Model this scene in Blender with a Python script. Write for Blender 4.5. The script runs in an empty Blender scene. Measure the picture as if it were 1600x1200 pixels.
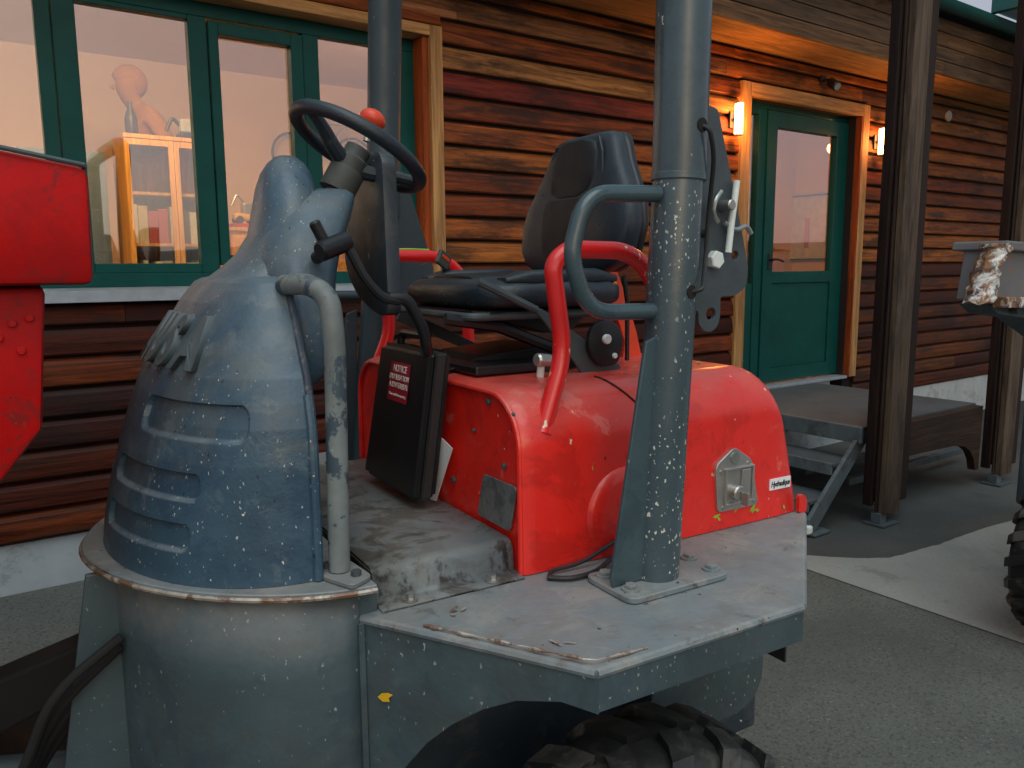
import bpy, bmesh, math, random
from mathutils import Vector, Matrix, noise
R = math.radians
random.seed(11)
S = bpy.context.scene
C = S.collection

# ------------------------------------------------------------------ camera
cam = bpy.data.objects.new('camera', bpy.data.cameras.new('camera'))
C.objects.link(cam); S.camera = cam
cam.data.sensor_width = 36.0; cam.data.lens = 27.99
cam.data.clip_start = 0.05; cam.data.clip_end = 600
yaw, pit, rol = R(35.49), R(8.32), R(-0.353)
f_ = Vector((math.sin(yaw)*math.cos(pit), math.cos(yaw)*math.cos(pit), -math.sin(pit)))
r_ = f_.cross(Vector((0, 0, 1))).normalized(); u_ = r_.cross(f_)
rr = r_*math.cos(rol) + u_*math.sin(rol); uu = -r_*math.sin(rol) + u_*math.cos(rol)
cam.matrix_world = Matrix(((rr.x, uu.x, -f_.x, 0), (rr.y, uu.y, -f_.y, 0), (rr.z, uu.z, -f_.z, 1.58), (0, 0, 0, 1)))
S.render.resolution_x = 1024; S.render.resolution_y = 768

# ------------------------------------------------------------------ world, sun, exposure
SUN_EL, SUN_AZ = R(20), R(205)
W = bpy.data.worlds.new('World'); S.world = W; W.use_nodes = True
nt = W.node_tree; nt.nodes.clear()
wo = nt.nodes.new('ShaderNodeOutputWorld'); bg = nt.nodes.new('ShaderNodeBackground')
sky = nt.nodes.new('ShaderNodeTexSky'); sky.sky_type = 'NISHITA'; sky.sun_disc = False
sky.sun_elevation = SUN_EL; sky.sun_rotation = SUN_AZ
sky.dust_density = 3.0
bg.inputs[1].default_value = 0.05
nt.links.new(sky.outputs[0], bg.inputs[0])
tc = nt.nodes.new('ShaderNodeTexCoord'); sx = nt.nodes.new('ShaderNodeSeparateXYZ')
nt.links.new(tc.outputs['Generated'], sx.inputs[0])
rp = nt.nodes.new('ShaderNodeValToRGB'); nt.links.new(sx.outputs[2], rp.inputs[0])
e = rp.color_ramp.elements
e[0].position = 0.0; e[0].color = (0.70, 0.56, 0.62, 1)
e[1].position = 1.0; e[1].color = (0.46, 0.68, 0.76, 1)
q = rp.color_ramp.elements.new(0.20); q.color = (0.74, 0.66, 0.74, 1)
q = rp.color_ramp.elements.new(0.5); q.color = (0.50, 0.66, 0.72, 1)
bg2 = nt.nodes.new('ShaderNodeBackground'); bg2.inputs[1].default_value = 0.52
nt.links.new(rp.outputs[0], bg2.inputs[0])
ad = nt.nodes.new('ShaderNodeAddShader'); nt.links.new(bg.outputs[0], ad.inputs[0]); nt.links.new(bg2.outputs[0], ad.inputs[1])
nt.links.new(ad.outputs[0], wo.inputs[0])
sl = bpy.data.lights.new('sun', 'SUN'); sl.energy = 1.5; sl.angle = R(50); sl.color = (.95, 1, 1)
so = bpy.data.objects.new('sun', sl); C.objects.link(so)
so.rotation_euler = (R(24), 0, R(-25))
S.view_settings.view_transform = 'Standard'; S.view_settings.look = 'None'
S.view_settings.gamma = 1.0; S.view_settings.use_curve_mapping = False
S.view_settings.exposure = -0.12
S.cycles.max_bounces = 8; S.cycles.transparent_max_bounces = 12

# ------------------------------------------------------------------ helpers
def obj(name, me, m=None, parent=None):
    if isinstance(me, bmesh.types.BMesh):
        d = bpy.data.meshes.new(name); me.normal_update(); me.to_mesh(d); me.free(); me = d
    o = bpy.data.objects.new(name, me); C.objects.link(o)
    if m is not None and not me.materials: me.materials.append(m)
    if parent is not None: o.parent = parent
    return o
def tag(o, label=None, cat=None, group=None, kind=None):
    if label: o['label'] = label
    if cat: o['category'] = cat
    if group: o['group'] = group
    if kind: o['kind'] = kind
    return o
def thing(name, label, cat, loc=(0, 0, 0), rz=0, group=None):
    o = bpy.data.objects.new(name, None); C.objects.link(o); o.empty_display_size = .1
    o.location = loc; o.rotation_euler = (0, 0, rz)
    return tag(o, label, cat, group)
def smooth(o, ang=35):
    me = o.data
    for p in me.polygons: p.use_smooth = True
    bm = bmesh.new(); bm.from_mesh(me)
    for e in bm.edges:
        if len(e.link_faces) == 2 and e.calc_face_angle(0) > R(ang): e.smooth = False
    bm.to_mesh(me); bm.free()
    return o
def box(x0, x1, y0, y1, z0, z1, bev=0.0, seg=2, bm=None):
    b = bmesh.new()
    vs = bmesh.ops.create_cube(b, size=1)['verts']
    for v in vs:
        v.co = Vector(((x0+x1)/2 + v.co.x*(x1-x0), (y0+y1)/2 + v.co.y*(y1-y0), (z0+z1)/2 + v.co.z*(z1-z0)))
    if bev > 0: bmesh.ops.bevel(b, geom=list(b.edges), offset=bev, segments=seg, affect='EDGES', profile=.5)
    return join(bm, b)
def join(bm, b):
    if bm is None: return b
    d = bpy.data.meshes.new('t'); b.to_mesh(d); b.free(); bm.from_mesh(d); bpy.data.meshes.remove(d)
    return bm
def prism(pts, ax, d0, d1, bev=0.0, seg=2, bm=None):
    """pts 2D polygon; ax='z': (x,y) extruded z; 'y': (x,z) extruded y; 'x': (y,z) extruded x"""
    b = bmesh.new()
    def P(a, c, d):
        return Vector((a, c, d)) if ax == 'z' else (Vector((a, d, c)) if ax == 'y' else Vector((d, a, c)))
    lo = [b.verts.new(P(a, c, d0)) for a, c in pts]; hi = [b.verts.new(P(a, c, d1)) for a, c in pts]
    n = len(pts)
    b.faces.new(lo); b.faces.new(hi)
    for i in range(n): b.faces.new((lo[i], lo[(i+1) % n], hi[(i+1) % n], hi[i]))
    bmesh.ops.recalc_face_normals(b, faces=list(b.faces))
    if bev > 0: bmesh.ops.bevel(b, geom=list(b.edges), offset=bev, segments=seg, affect='EDGES', profile=.5)
    return join(bm, b)
def fillet(pts, rad, n=6, closed=False):
    pts = [Vector(p) for p in pts]; out = []
    N = len(pts)
    for i, p in enumerate(pts):
        if not closed and (i == 0 or i == N-1): out.append(p); continue
        a, b = pts[i-1], pts[(i+1) % N]
        r = min(rad if not isinstance(rad, (list, tuple)) else rad[i], (a-p).length*.49, (b-p).length*.49)
        s, t = p + (a-p).normalized()*r, p + (b-p).normalized()*r
        for k in range(n+1):
            w = k/n; out.append((1-w)**2*s + 2*w*(1-w)*p + w*w*t)
    return out
def round2(pts, rad, n=5):
    return [(p.x, p.y) for p in fillet([Vector((a, b, 0)) for a, b in pts], rad, n, True)]
def tube(path, r, seg=14, closed=False, caps=True, bm=None):
    b = bmesh.new(); path = [Vector(p) for p in path]; N = len(path)
    rf = r if callable(r) else (lambda t: r)
    def tan(i):
        if closed: return (path[(i+1) % N]-path[i-1]).normalized()
        return (path[min(i+1, N-1)]-path[max(i-1, 0)]).normalized()
    t0 = tan(0); nrm = t0.orthogonal().normalized(); rings = []
    for i in range(N):
        t = tan(i)
        if i: nrm = (nrm - t*nrm.dot(t)).normalized()
        bi = t.cross(nrm); rr_ = rf(i/max(1, N-1))
        rings.append([b.verts.new(path[i] + (nrm*math.cos(2*math.pi*k/seg) + bi*math.sin(2*math.pi*k/seg))*rr_) for k in range(seg)])
    for i in range(N if closed else N-1):
        A, B = rings[i], rings[(i+1) % N]
        off = 0
        if closed and i == N-1:
            off = min(range(seg), key=lambda o: (A[0].co-B[o].co).length)
        for k in range(seg): b.faces.new((A[k], A[(k+1) % seg], B[(k+1+off) % seg], B[(k+off) % seg]))
    if caps and not closed: b.faces.new(rings[0]); b.faces.new(rings[-1])
    bmesh.ops.recalc_face_normals(b, faces=list(b.faces))
    return join(bm, b)
def cyl(p0, p1, r, seg=16, bev=0.0, bm=None):
    p0, p1 = Vector(p0), Vector(p1); d = (p1-p0).normalized(); L = (p1-p0).length
    if bev: ps = [(0, r-bev), (bev, r), (L-bev, r), (L, r-bev)]
    else: ps = [(0, r), (L, r)]
    b = bmesh.new(); n = d.orthogonal().normalized(); m = d.cross(n); rings = []
    for h, q_ in ps: rings.append([b.verts.new(p0+d*h+(n*math.cos(2*math.pi*k/seg)+m*math.sin(2*math.pi*k/seg))*q_) for k in range(seg)])
    for A, B in zip(rings, rings[1:]):
        for k in range(seg): b.faces.new((A[k], A[(k+1) % seg], B[(k+1) % seg], B[k]))
    b.faces.new(rings[0]); b.faces.new(rings[-1])
    bmesh.ops.recalc_face_normals(b, faces=list(b.faces))
    return join(bm, b)
def grid(rows, closed=False, bm=None, cap=False):
    b = bmesh.new() if bm is None else bm
    V = [[b.verts.new(p) for p in row] for row in rows]
    for A, B in zip(V, V[1:]):
        n = len(A)
        for k in range(n if closed else n-1):
            try: b.faces.new((A[k], A[(k+1) % n], B[(k+1) % n], B[k]))
            except ValueError: pass
    if cap:
        b.faces.new(V[0]); b.faces.new(V[-1])
    bmesh.ops.recalc_face_normals(b, faces=list(b.faces))
    return b
def subsurf(o, n=2):
    m = o.modifiers.new('s', 'SUBSURF'); m.levels = n; m.render_levels = n
    for p in o.data.polygons: p.use_smooth = True
    return o
def curve_mesh(c):
    o = bpy.data.objects.new('tmp', c); C.objects.link(o)
    dg = bpy.context.evaluated_depsgraph_get(); me = bpy.data.meshes.new_from_object(o.evaluated_get(dg))
    bpy.data.objects.remove(o); me.materials.clear(); return me
def text_mesh(s, size, extrude, bev=0, spacing=1.0, shear=0, bold=0.0, line=1.0):
    c = bpy.data.curves.new('t', 'FONT'); c.body = s; c.size = size; c.extrude = extrude; c.bevel_depth = bev
    c.align_x = 'CENTER'; c.align_y = 'CENTER'; c.space_character = spacing; c.shear = shear; c.offset = bold; c.space_line = line
    c.resolution_u = 4
    return curve_mesh(c)
def plate2d(outline, holes, th, bev=0.0):
    """2D plate with round holes, lies in local XY, thickness along Z"""
    c = bpy.data.curves.new('p', 'CURVE'); c.dimensions = '2D'; c.fill_mode = 'BOTH'; c.extrude = th/2; c.bevel_depth = bev
    def sp(pts):
        s = c.splines.new('POLY'); s.points.add(len(pts)-1); s.use_cyclic_u = True
        for i, p in enumerate(pts): s.points[i].co = (p[0], p[1], 0, 1)
    sp(outline)
    for hx, hy, hr in holes: sp([(hx+hr*math.cos(a*math.pi/8), hy+hr*math.sin(a*math.pi/8)) for a in range(16)])
    return curve_mesh(c)

# ------------------------------------------------------------------ materials
def newmat(name):
    m = bpy.data.materials.new(name); m.use_nodes = True; n = m.node_tree
    return m, n, n.nodes['Principled BSDF']
def mix(n, fac, a, b, typ='MIX'):
    x = n.nodes.new('ShaderNodeMix'); x.data_type = 'RGBA'; x.blend_type = typ
    for s, v in ((0, fac), (6, a), (7, b)):
        if hasattr(v, 'links') or isinstance(v, bpy.types.NodeSocket): n.links.new(v, x.inputs[s])
        elif s == 0: x.inputs[0].default_value = v
        else: x.inputs[s].default_value = (v[0], v[1], v[2], 1)
    return x.outputs[2]
def coords(n, scale=(1, 1, 1), kind='Object'):
    t = n.nodes.new('ShaderNodeTexCoord'); mp = n.nodes.new('ShaderNodeMapping'); mp.inputs['Scale'].default_value = scale
    n.links.new(t.outputs[kind], mp.inputs[0]); return mp.outputs[0]
def nz(n, vec, s, det=4, rough=.6, dist=0):
    x = n.nodes.new('ShaderNodeTexNoise'); x.inputs['Scale'].default_value = s; x.inputs['Detail'].default_value = det
    x.inputs['Roughness'].default_value = rough; x.inputs['Distortion'].default_value = dist
    n.links.new(vec, x.inputs['Vector']); return x.outputs[0]
def rng(n, v, a, b, c=0.0, d=1.0):
    x = n.nodes.new('ShaderNodeMapRange'); n.links.new(v, x.inputs[0])
    for i, k in enumerate((a, b, c, d)): x.inputs[i+1].default_value = k
    return x.outputs[0]
def mth(n, op, a, b=None):
    x = n.nodes.new('ShaderNodeMath'); x.operation = op
    for i, v in enumerate((a, b)):
        if v is None: continue
        if isinstance(v, (int, float)): x.inputs[i].default_value = v
        else: n.links.new(v, x.inputs[i])
    return x.outputs[0]
def bump(n, b, h, strength=.3, dist=.01):
    x = n.nodes.new('ShaderNodeBump'); x.inputs['Strength'].default_value = strength; x.inputs['Distance'].default_value = dist
    n.links.new(h, x.inputs['Height']); n.links.new(x.outputs[0], b.inputs['Normal'])
def specks(n, vec, scale, size, density):
    """irregular droplets: returns 0..1 mask"""
    v = n.nodes.new('ShaderNodeTexVoronoi'); v.inputs['Scale'].default_value = scale
    nn = n.nodes.new('ShaderNodeTexNoise'); nn.inputs['Scale'].default_value = scale*2.5; n.links.new(vec, nn.inputs['Vector'])
    mx = n.nodes.new('ShaderNodeVectorMath'); mx.operation = 'SCALE'; mx.inputs['Scale'].default_value = .9/scale
    n.links.new(nn.outputs[1], mx.inputs[0])
    av = n.nodes.new('ShaderNodeVectorMath'); av.operation = 'ADD'; n.links.new(vec, av.inputs[0]); n.links.new(mx.outputs[0], av.inputs[1])
    n.links.new(av.outputs[0], v.inputs['Vector'])
    sc = n.nodes.new('ShaderNodeSeparateColor'); n.links.new(v.outputs['Color'], sc.inputs[0])
    pick = mth(n, 'GREATER_THAN', sc.outputs[0], 1-density)
    rad = mth(n, 'MULTIPLY', sc.outputs[1], size)
    dot = mth(n, 'LESS_THAN', v.outputs['Distance'], rad)
    cl = rng(n, nz(n, vec, 5, 4, .7), .40, .47)
    return mth(n, 'MULTIPLY', mth(n, 'MULTIPLY', pick, dot), cl)
def paint(name, base, var=.25, vs=6, rough=.4, metal=0.0, spk=(), dust=None, wear=None, bmp=(60, .08), coat=0.0, aniso=(1, 1, 1), stains=None, streak=None):
    m, n, b = newmat(name); v = coords(n, aniso)
    a = nz(n, v, vs, 6, .65)
    dark = [c*(1-var) for c in base]; lite = [min(1, c*(1+var)) for c in base]
    col = mix(n, rng(n, a, .3, .7), dark, lite)
    ro = rng(n, nz(n, v, vs*3, 5), .3, .7, rough-.08, rough+.12)
    if wear:
        wc, ws, th = wear
        w = rng(n, nz(n, v, ws, 8, .7, .3), th, th+.03)
        col = mix(n, w, col, wc)
    if stains:
        for wc, ws, th, amt in stains:
            w = mth(n, 'MULTIPLY', rng(n, nz(n, v, ws, 7, .72, .5), th-.025, th+.045), amt)
            col = mix(n, w, col, wc)
    if dust:
        dc, amt = dust
        g = n.nodes.new('ShaderNodeNewGeometry'); sx_ = n.nodes.new('ShaderNodeSeparateXYZ'); n.links.new(g.outputs['Normal'], sx_.inputs[0])
        up = rng(n, sx_.outputs[2], .15, .9)
        dn = rng(n, nz(n, v, 9, 8, .7), .25, .6)
        dfac = mth(n, 'MULTIPLY', mth(n, 'MULTIPLY', up, dn), amt)
        col = mix(n, dfac, col, dc)
        ro = mth(n, 'ADD', ro, mth(n, 'MULTIPLY', dfac, .3))
    for sc_, (c2, ss, sz, de) in enumerate(spk):
        col = mix(n, specks(n, coords(n, (1, 1, .62)), ss, sz, de), col, c2)
    n.links.new(col, b.inputs['Base Color']); n.links.new(ro, b.inputs['Roughness'])
    b.inputs['Metallic'].default_value = metal; b.inputs['Coat Weight'].default_value = coat; b.inputs['Coat Roughness'].default_value = .15
    bump(n, b, nz(n, v, bmp[0], 4), bmp[1], .005)
    return m
def wood(name, base=None, axis='x', rough=.5, dark=.5, weather=.5, th=.48):
    """base None: per-object colour"""
    m, n, b = newmat(name)
    sc = {'x': (1.6, 26, 26), 'z': (26, 26, 1.6), 'y': (26, 1.6, 26)}[axis]
    v = coords(n, sc); oi = n.nodes.new('ShaderNodeObjectInfo')
    av = n.nodes.new('ShaderNodeVectorMath'); av.operation = 'ADD'; n.links.new(v, av.inputs[0])
    cx = n.nodes.new('ShaderNodeCombineXYZ'); r10 = mth(n, 'MULTIPLY', oi.outputs['Random'], 60)
    for i in range(3): n.links.new(r10, cx.inputs[i])
    n.links.new(cx.outputs[0], av.inputs[1]); vv = av.outputs[0]
    gr = nz(n, vv, 1.0, 8, .7, 1.2)
    if base is None: bc = oi.outputs['Color']
    else:
        rgb = n.nodes.new('ShaderNodeRGB'); rgb.outputs[0].default_value = (*base, 1); bc = rgb.outputs[0]
    dk = mix(n, 1.0, bc, (dark, dark*.9, dark*.85), 'MULTIPLY')
    lt = mix(n, 1.0, bc, (1.5, 1.4, 1.25), 'MULTIPLY')
    col = mix(n, rng(n, gr, .35, .65), dk, lt)
    big = nz(n, coords(n, (.7, 3, 3) if axis == 'x' else (3, 3, .7)), 2.2, 5, .7)
    col = mix(n, mth(n, 'MULTIPLY', rng(n, big, th, th+.14), weather), col, (.022, .013, .011))
    kn = specks(n, coords(n, (3, 14, 14) if axis == 'x' else (14, 14, 3)), 1.0, .12, .14)
    col = mix(n, mth(n, 'MULTIPLY', kn, .6), col, (.03, .012, .008))
    n.links.new(col, b.inputs['Base Color'])
    n.links.new(rng(n, gr, .3, .7, rough-.05, rough+.2), b.inputs['Roughness']); b.inputs['Specular IOR Level'].default_value = .22
    bump(n, b, gr, .6, .006)
    return m
def plain(name, col, rough=.5, metal=0.0, emit=None, estr=1.0, bmp=None, var=.14):
    m, n, b = newmat(name)
    v = coords(n); c = mix(n, rng(n, nz(n, v, 14, 5), .3, .7), [k*(1-var) for k in col], [min(1, k*(1+var)) for k in col])
    n.links.new(c, b.inputs['Base Color']); b.inputs['Roughness'].default_value = rough; b.inputs['Metallic'].default_value = metal
    if emit: b.inputs['Emission Color'].default_value = (*emit, 1); b.inputs['Emission Strength'].default_value = estr
    if bmp: bump(n, b, nz(n, v, bmp[0], 5), bmp[1], .003)
    return m
def glassmat(name, refl=.3, tint=(.95, .97, .95)):
    m = bpy.data.materials.new(name); m.use_nodes = True; n = m.node_tree; n.nodes.clear()
    o = n.nodes.new('ShaderNodeOutputMaterial'); t = n.nodes.new('ShaderNodeBsdfTransparent'); t.inputs[0].default_value = (*tint, 1)
    g = n.nodes.new('ShaderNodeBsdfGlossy'); g.inputs['Roughness'].default_value = .015
    fr = n.nodes.new('ShaderNodeFresnel'); fr.inputs[0].default_value = 1.5
    ge = n.nodes.new('ShaderNodeNewGeometry')
    k = mth(n, 'MULTIPLY', mth(n, 'ADD', mth(n, 'MULTIPLY', fr.outputs[0], .8), refl), mth(n, 'SUBTRACT', 1.0, ge.outputs['Backfacing']))
    x = n.nodes.new('ShaderNodeMixShader'); n.links.new(k, x.inputs[0]); n.links.new(t.outputs[0], x.inputs[1]); n.links.new(g.outputs[0], x.inputs[2])
    n.links.new(x.outputs[0], o.inputs[0]); return m

WHT = (.66, .66, .60)
M = {}
M['siding'] = wood('siding_wood', None, 'x', .48, .30, .75, .48)
M['fascia'] = wood('fascia_wood', None, 'x', .55, .5, .35)
M['post_wood'] = wood('post_wood', None, 'z', .55, .5, .6)
M['slat_wood'] = wood('slat_wood', None, 'x', .55, .5, .6)
M['casing'] = wood('casing_wood', (.42, .24, .10), 'z', .5, .6, .25)
M['casing_x'] = wood('casing_wood_across', (.42, .24, .10), 'x', .5, .6, .25)
M['reveal'] = wood('reveal_wood', (.26, .055, .012), 'z', .5, .6, .25)
M['dark'] = plain('dark_gap', (.012, .01, .01), .9)
M['green'] = paint('green_frame_paint', (.004, .066, .058), .18, 5, .35, bmp=(120, .03), spk=[((.25, .3, .28), 40, .08, .08)])
M['green'].node_tree.nodes['Principled BSDF'].inputs['Specular IOR Level'].default_value = .2
M['glass'] = glassmat('window_glass', .31)
M['doorglass'] = glassmat('door_glass', .42)
M['cabglass'] = glassmat('cabinet_glass', .04)
M['alu'] = plain('aluminium_sill', (.45, .52, .58), .3, .4)
M['gutter'] = plain('green_gutter_paint', (.01, .10, .09), .35)
M['plinth'] = paint('painted_plinth', (.42, .47, .5), .12, 4, .8, stains=[((.2, .22, .2), 3, .55, .5)])
M['grate'] = paint('galvanised_steel', (.10, .13, .145), .3, 8, .45, .2, stains=[((.05, .05, .045), 7, .55, .6)])
M['cowl'] = paint('blue_grey_plastic', (.042, .092, .138), .3, 5, .34, dust=((.22, .25, .26), .55),
                  spk=[(WHT, 75, .15, .30), ((.40, .43, .40), 150, .24, .45), ((.5, .45, .35), 34, .10, .3), ((.02, .03, .05), 90, .2, .3)],
                  stains=[((.10, .115, .11), 4, .51, .45), ((.014, .035, .075), 5, .53, .4), ((.20, .23, .23), 13, .60, .3)], bmp=(140, .15))
M['cowl_dark'] = paint('dark_plastic_panel', (.028, .042, .056), .25, 6, .45, dust=((.12, .12, .12), .4),
                       spk=[(WHT, 40, .12, .10), ((.5, .5, .42), 80, .1, .06)], stains=[((.09, .09, .09), 9, .55, .4)])
M['apron'] = paint('slate_chassis_paint', (.060, .092, .106), .25, 4, .42, dust=((.24, .23, .21), .75),
                   spk=[((.36, .40, .38), 50, .14, .3), ((.28, .31, .28), 110, .22, .45)],
                   stains=[((.062, .070, .068), 5, .52, .45), ((.03, .055, .08), 7, .55, .35), ((.13, .15, .15), 16, .62, .3)], bmp=(90, .15))
M['deck'] = paint('dusty_deck_steel', (.17, .215, .24), .2, 5, .42, dust=((.30, .275, .24), .55),
                  spk=[((.5, .5, .46), 40, .10, .10), ((.03, .03, .03), 55, .18, .25)], stains=[((.135, .13, .12), 5, .51, .5), ((.36, .36, .34), 9, .57, .45), ((.035, .035, .035), 12, .61, .75)], bmp=(110, .25))
M['floor'] = paint('worn_floor_plate', (.16, .195, .21), .2, 6, .45, dust=((.20, .18, .155), .55),
                   stains=[((.10, .095, .085), 5, .52, .6), ((.30, .29, .27), 10, .60, .4), ((.016, .016, .016), 9, .53, .95), ((.36, .19, .05), 24, .66, .8)], bmp=(160, .10))
M['tubegrey'] = paint('slate_tube_gloss', (.055, .085, .10), .15, 5, .28, dust=((.2, .2, .19), .5), coat=.3,
                      spk=[((.66, .66, .58), 105, .30, .36), ((.62, .62, .52), 190, .36, .45), ((.65, .62, .5), 52, .14, .2)])
M['tubegrey2'] = paint('slate_tube_clean', (.05, .085, .10), .12, 5, .3, coat=.3, spk=[((.55, .55, .5), 60, .2, .14)], stains=[((.03, .05, .06), 8, .52, .5)])
M['tubedark'] = paint('dark_slate_tube', (.032, .052, .062), .15, 5, .45, spk=[((.5, .5, .45), 60, .15, .1)])
M['tubeworn'] = paint('worn_grab_tube', (.17, .20, .20), .3, 9, .45, dust=((.3, .27, .22), .4),
                      wear=((.045, .075, .10), 13, .52), spk=[((.6, .6, .55), 50, .13, .15)], stains=[((.22, .16, .10), 20, .62, .7)])
M['red'] = paint('red_hood_paint', (.78, .022, .014), .12, 3, .33, coat=.35, dust=((.42, .20, .16), .42),
                 spk=[((.45, .42, .05), 26, .11, .12), ((.75, .55, .45), 50, .16, .2), ((.10, .02, .02), 18, .09, .25)],
                 wear=((.78, .11, .085), 5, .60), stains=[((.45, .014, .010), 6, .55, .5), ((.70, .16, .12), 16, .62, .35)], bmp=(150, .08))
M['redtube'] = paint('red_tube_paint', (.72, .016, .016), .1, 3, .3, coat=.4, spk=[((.75, .66, .5), 60, .26, .28), ((.5, .55, .1), 30, .14, .12)])
M['skip'] = paint('red_skip_paint', (.56, .006, .006), .2, 3, .4, dust=((.10, .09, .08), .4), stains=[((.36, .008, .01), 4, .53, .6), ((.2, .02, .02), 15, .60, .7), ((.5, .18, .10), 24, .66, .4)], spk=[((.15, .02, .02), 40, .2, .4)])
M['skip'].node_tree.nodes['Principled BSDF'].inputs['Specular IOR Level'].default_value = .2
M['lime'] = plain('lime_underpaint', (.30, .50, .05), .5)
M['black'] = plain('black_plastic', (.010, .011, .014), .38, bmp=(160, .15))
M['seam'] = paint('dusty_rubber_seam', (.035, .05, .075), .3, 20, .6, stains=[((.14, .14, .14), 30, .55, .7)])
M['letters'] = paint('faded_lettering', (.075, .105, .12), .2, 12, .5, dust=((.22, .22, .21), .3), spk=[(WHT, 60, .15, .2)])
M['rubber'] = plain('black_rubber', (.022, .022, .024), .55, bmp=(90, .3))
M['tyre'] = paint('muddy_tyre_rubber', (.011, .011, .012), .2, 8, .42, dust=((.07, .068, .062), .4), stains=[((.09, .085, .075), 9, .56, .6)])
M['vinyl'] = paint('blue_black_vinyl', (.017, .026, .036), .12, 6, .32, dust=((.10, .12, .13), .25), bmp=(260, .25))
M['vinyl_c'] = paint('seat_centre_vinyl', (.009, .010, .012), .12, 6, .45, dust=((.05, .06, .065), .15), bmp=(300, .35))
M['steel'] = plain('zinc_bolt_steel', (.45, .45, .43), .35, .85)
M['dsteel'] = paint('dark_steel_bracket', (.060, .078, .088), .2, 12, .5, .1, stains=[((.14, .07, .04), 14, .66, .5)])
M['latchm'] = plain('stainless_latch', (.50, .49, .46), .32, .8)
M['idplate'] = paint('scratched_id_plate', (.30, .31, .31), .2, 30, .4, .7, stains=[((.12, .12, .12), 18, .52, .6)])
M['white'] = plain('white_plastic', (.72, .78, .76), .4)
M['paper'] = plain('white_paper', (.82, .84, .88), .7)
M['redlabel'] = plain('red_label', (.42, .01, .03), .45)
M['whiteprint'] = plain('white_print', (.78, .75, .75), .6)
M['blackprint'] = plain('black_print', (.02, .02, .02), .6)
M['knob'] = plain('orange_red_knob', (.75, .07, .025), .35)
M['bareedge'] = paint('bare_chipped_edge', (.42, .38, .33), .3, 30, .5, .3, stains=[((.17, .07, .03), 24, .50, .85)])
M['hub'] = paint('grey_green_hub_plastic', (.055, .06, .055), .15, 10, .55, dust=((.15, .15, .13), .5))
M['leafy'] = plain('yellow_leaf', (.75, .45, .01), .6)

# ------------------------------------------------------------------ ground
def groundmat(name, base, lo, hi, gs, var=.3, grain=.5):
    m, n, b = newmat(name); v = coords(n)
    c = mix(n, rng(n, nz(n, v, 1.4, 6, .6), .3, .7), [k*(1-var) for k in base], [k*(1+var) for k in base])
    g = nz(n, v, gs, 3, .8)
    c = mix(n, mth(n, 'MULTIPLY', rng(n, g, .52, .62), grain), c, lo)
    c = mix(n, mth(n, 'MULTIPLY', rng(n, nz(n, v, gs*.8+7, 3, .8), .60, .68), grain), c, hi)
    c = mix(n, mth(n, 'MULTIPLY', rng(n, nz(n, v, 3.1, 8, .75, .4), .58, .66), .5), c, [k*.5 for k in base])
    vo = n.nodes.new('ShaderNodeTexVoronoi'); vo.feature = 'DISTANCE_TO_EDGE'; vo.inputs['Scale'].default_value = .55
    wv = n.nodes.new('ShaderNodeVectorMath'); wv.operation = 'ADD'; n.links.new(v, wv.inputs[0])
    nn = n.nodes.new('ShaderNodeTexNoise'); nn.inputs['Scale'].default_value = 2.3; nn.inputs['Detail'].default_value = 6; n.links.new(v, nn.inputs['Vector'])
    n.links.new(nn.outputs[1], wv.inputs[1]); n.links.new(wv.outputs[0], vo.inputs['Vector'])
    crack = mth(n, 'MULTIPLY', mth(n, 'LESS_THAN', vo.outputs['Distance'], .0028), mth(n, 'GREATER_THAN', nz(n, v, .9, 3), .50))
    c = mix(n, mth(n, 'MULTIPLY', crack, .0), c, [k*.25 for k in base])
    c = mix(n, mth(n, 'MULTIPLY', rng(n, nz(n, v, .8, 5, .6, .8), .50, .60), .35), c, [k*.55 for k in base])
    n.links.new(c, b.inputs['Base Color']); b.inputs['Roughness'].default_value = .85
    bump(n, b, g, .7, .006); return m
M['asphalt'] = groundmat('asphalt_ground', (.062, .066, .062), (.03, .03, .03), (.20, .19, .16), 95, .25, .6)
M['concrete'] = groundmat('pale_concrete', (.27, .28, .265), (.17, .18, .17), (.33, .33, .31), 55, .12, .35)
M['slab'] = groundmat('gritty_concrete', (.105, .11, .10), (.035, .035, .03), (.24, .23, .20), 75, .2, .7)
def sheet(name, pts, z, m, **k):
    b = bmesh.new(); b.faces.new([b.verts.new((x, y, z)) for x, y in pts]); bmesh.ops.recalc_face_normals(b, faces=list(b.faces))
    if b.faces[:][0].normal.z < 0: bmesh.ops.reverse_faces(b, faces=list(b.faces))
    return tag(obj(name, b, m), kind='structure', **k)
sheet('ground', [(-120, -120), (160, -120), (160, 160), (-120, 160)], 0, M['asphalt'])
edge = [(3.575, 2.62), (3.76, 2.47), (3.92, 2.30), (4.08, 2.19), (4.5, 2.14), (5.0, 2.12), (5.45, 2.07), (6.5, 1.9), (9, 1.4), (12, .6)]
je = []
for a, b_ in zip(edge, edge[1:]):
    for k in range(8):
        t = k/8; je.append((a[0]+(b_[0]-a[0])*t, a[1]+(b_[1]-a[1])*t + .012*noise.noise(Vector((a[0]*3+t*5, 0, 1)))))
sheet('pavement', je + [(12, -3), (3.575, -3)], .004, M['concrete'], label='pale concrete apron with an uneven edge in front of the porch')
sheet('yard_slab', [(-6, -6), (3.562, -6), (3.562, 2.63), (2.0, 3.28), (-6, 3.12)], .004, M['slab'], label='gritty grey concrete slab beside the machine')

b = prism([(-6, 3.10), (-6, 4.03), (3.5, 4.03), (3.5, 3.55), (2.2, 3.30)], 'z', -.02, .17, .04)
tag(obj('gravel_bank', b, M['slab']), kind='structure', label='low gritty bank along the foot of the wall')
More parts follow.
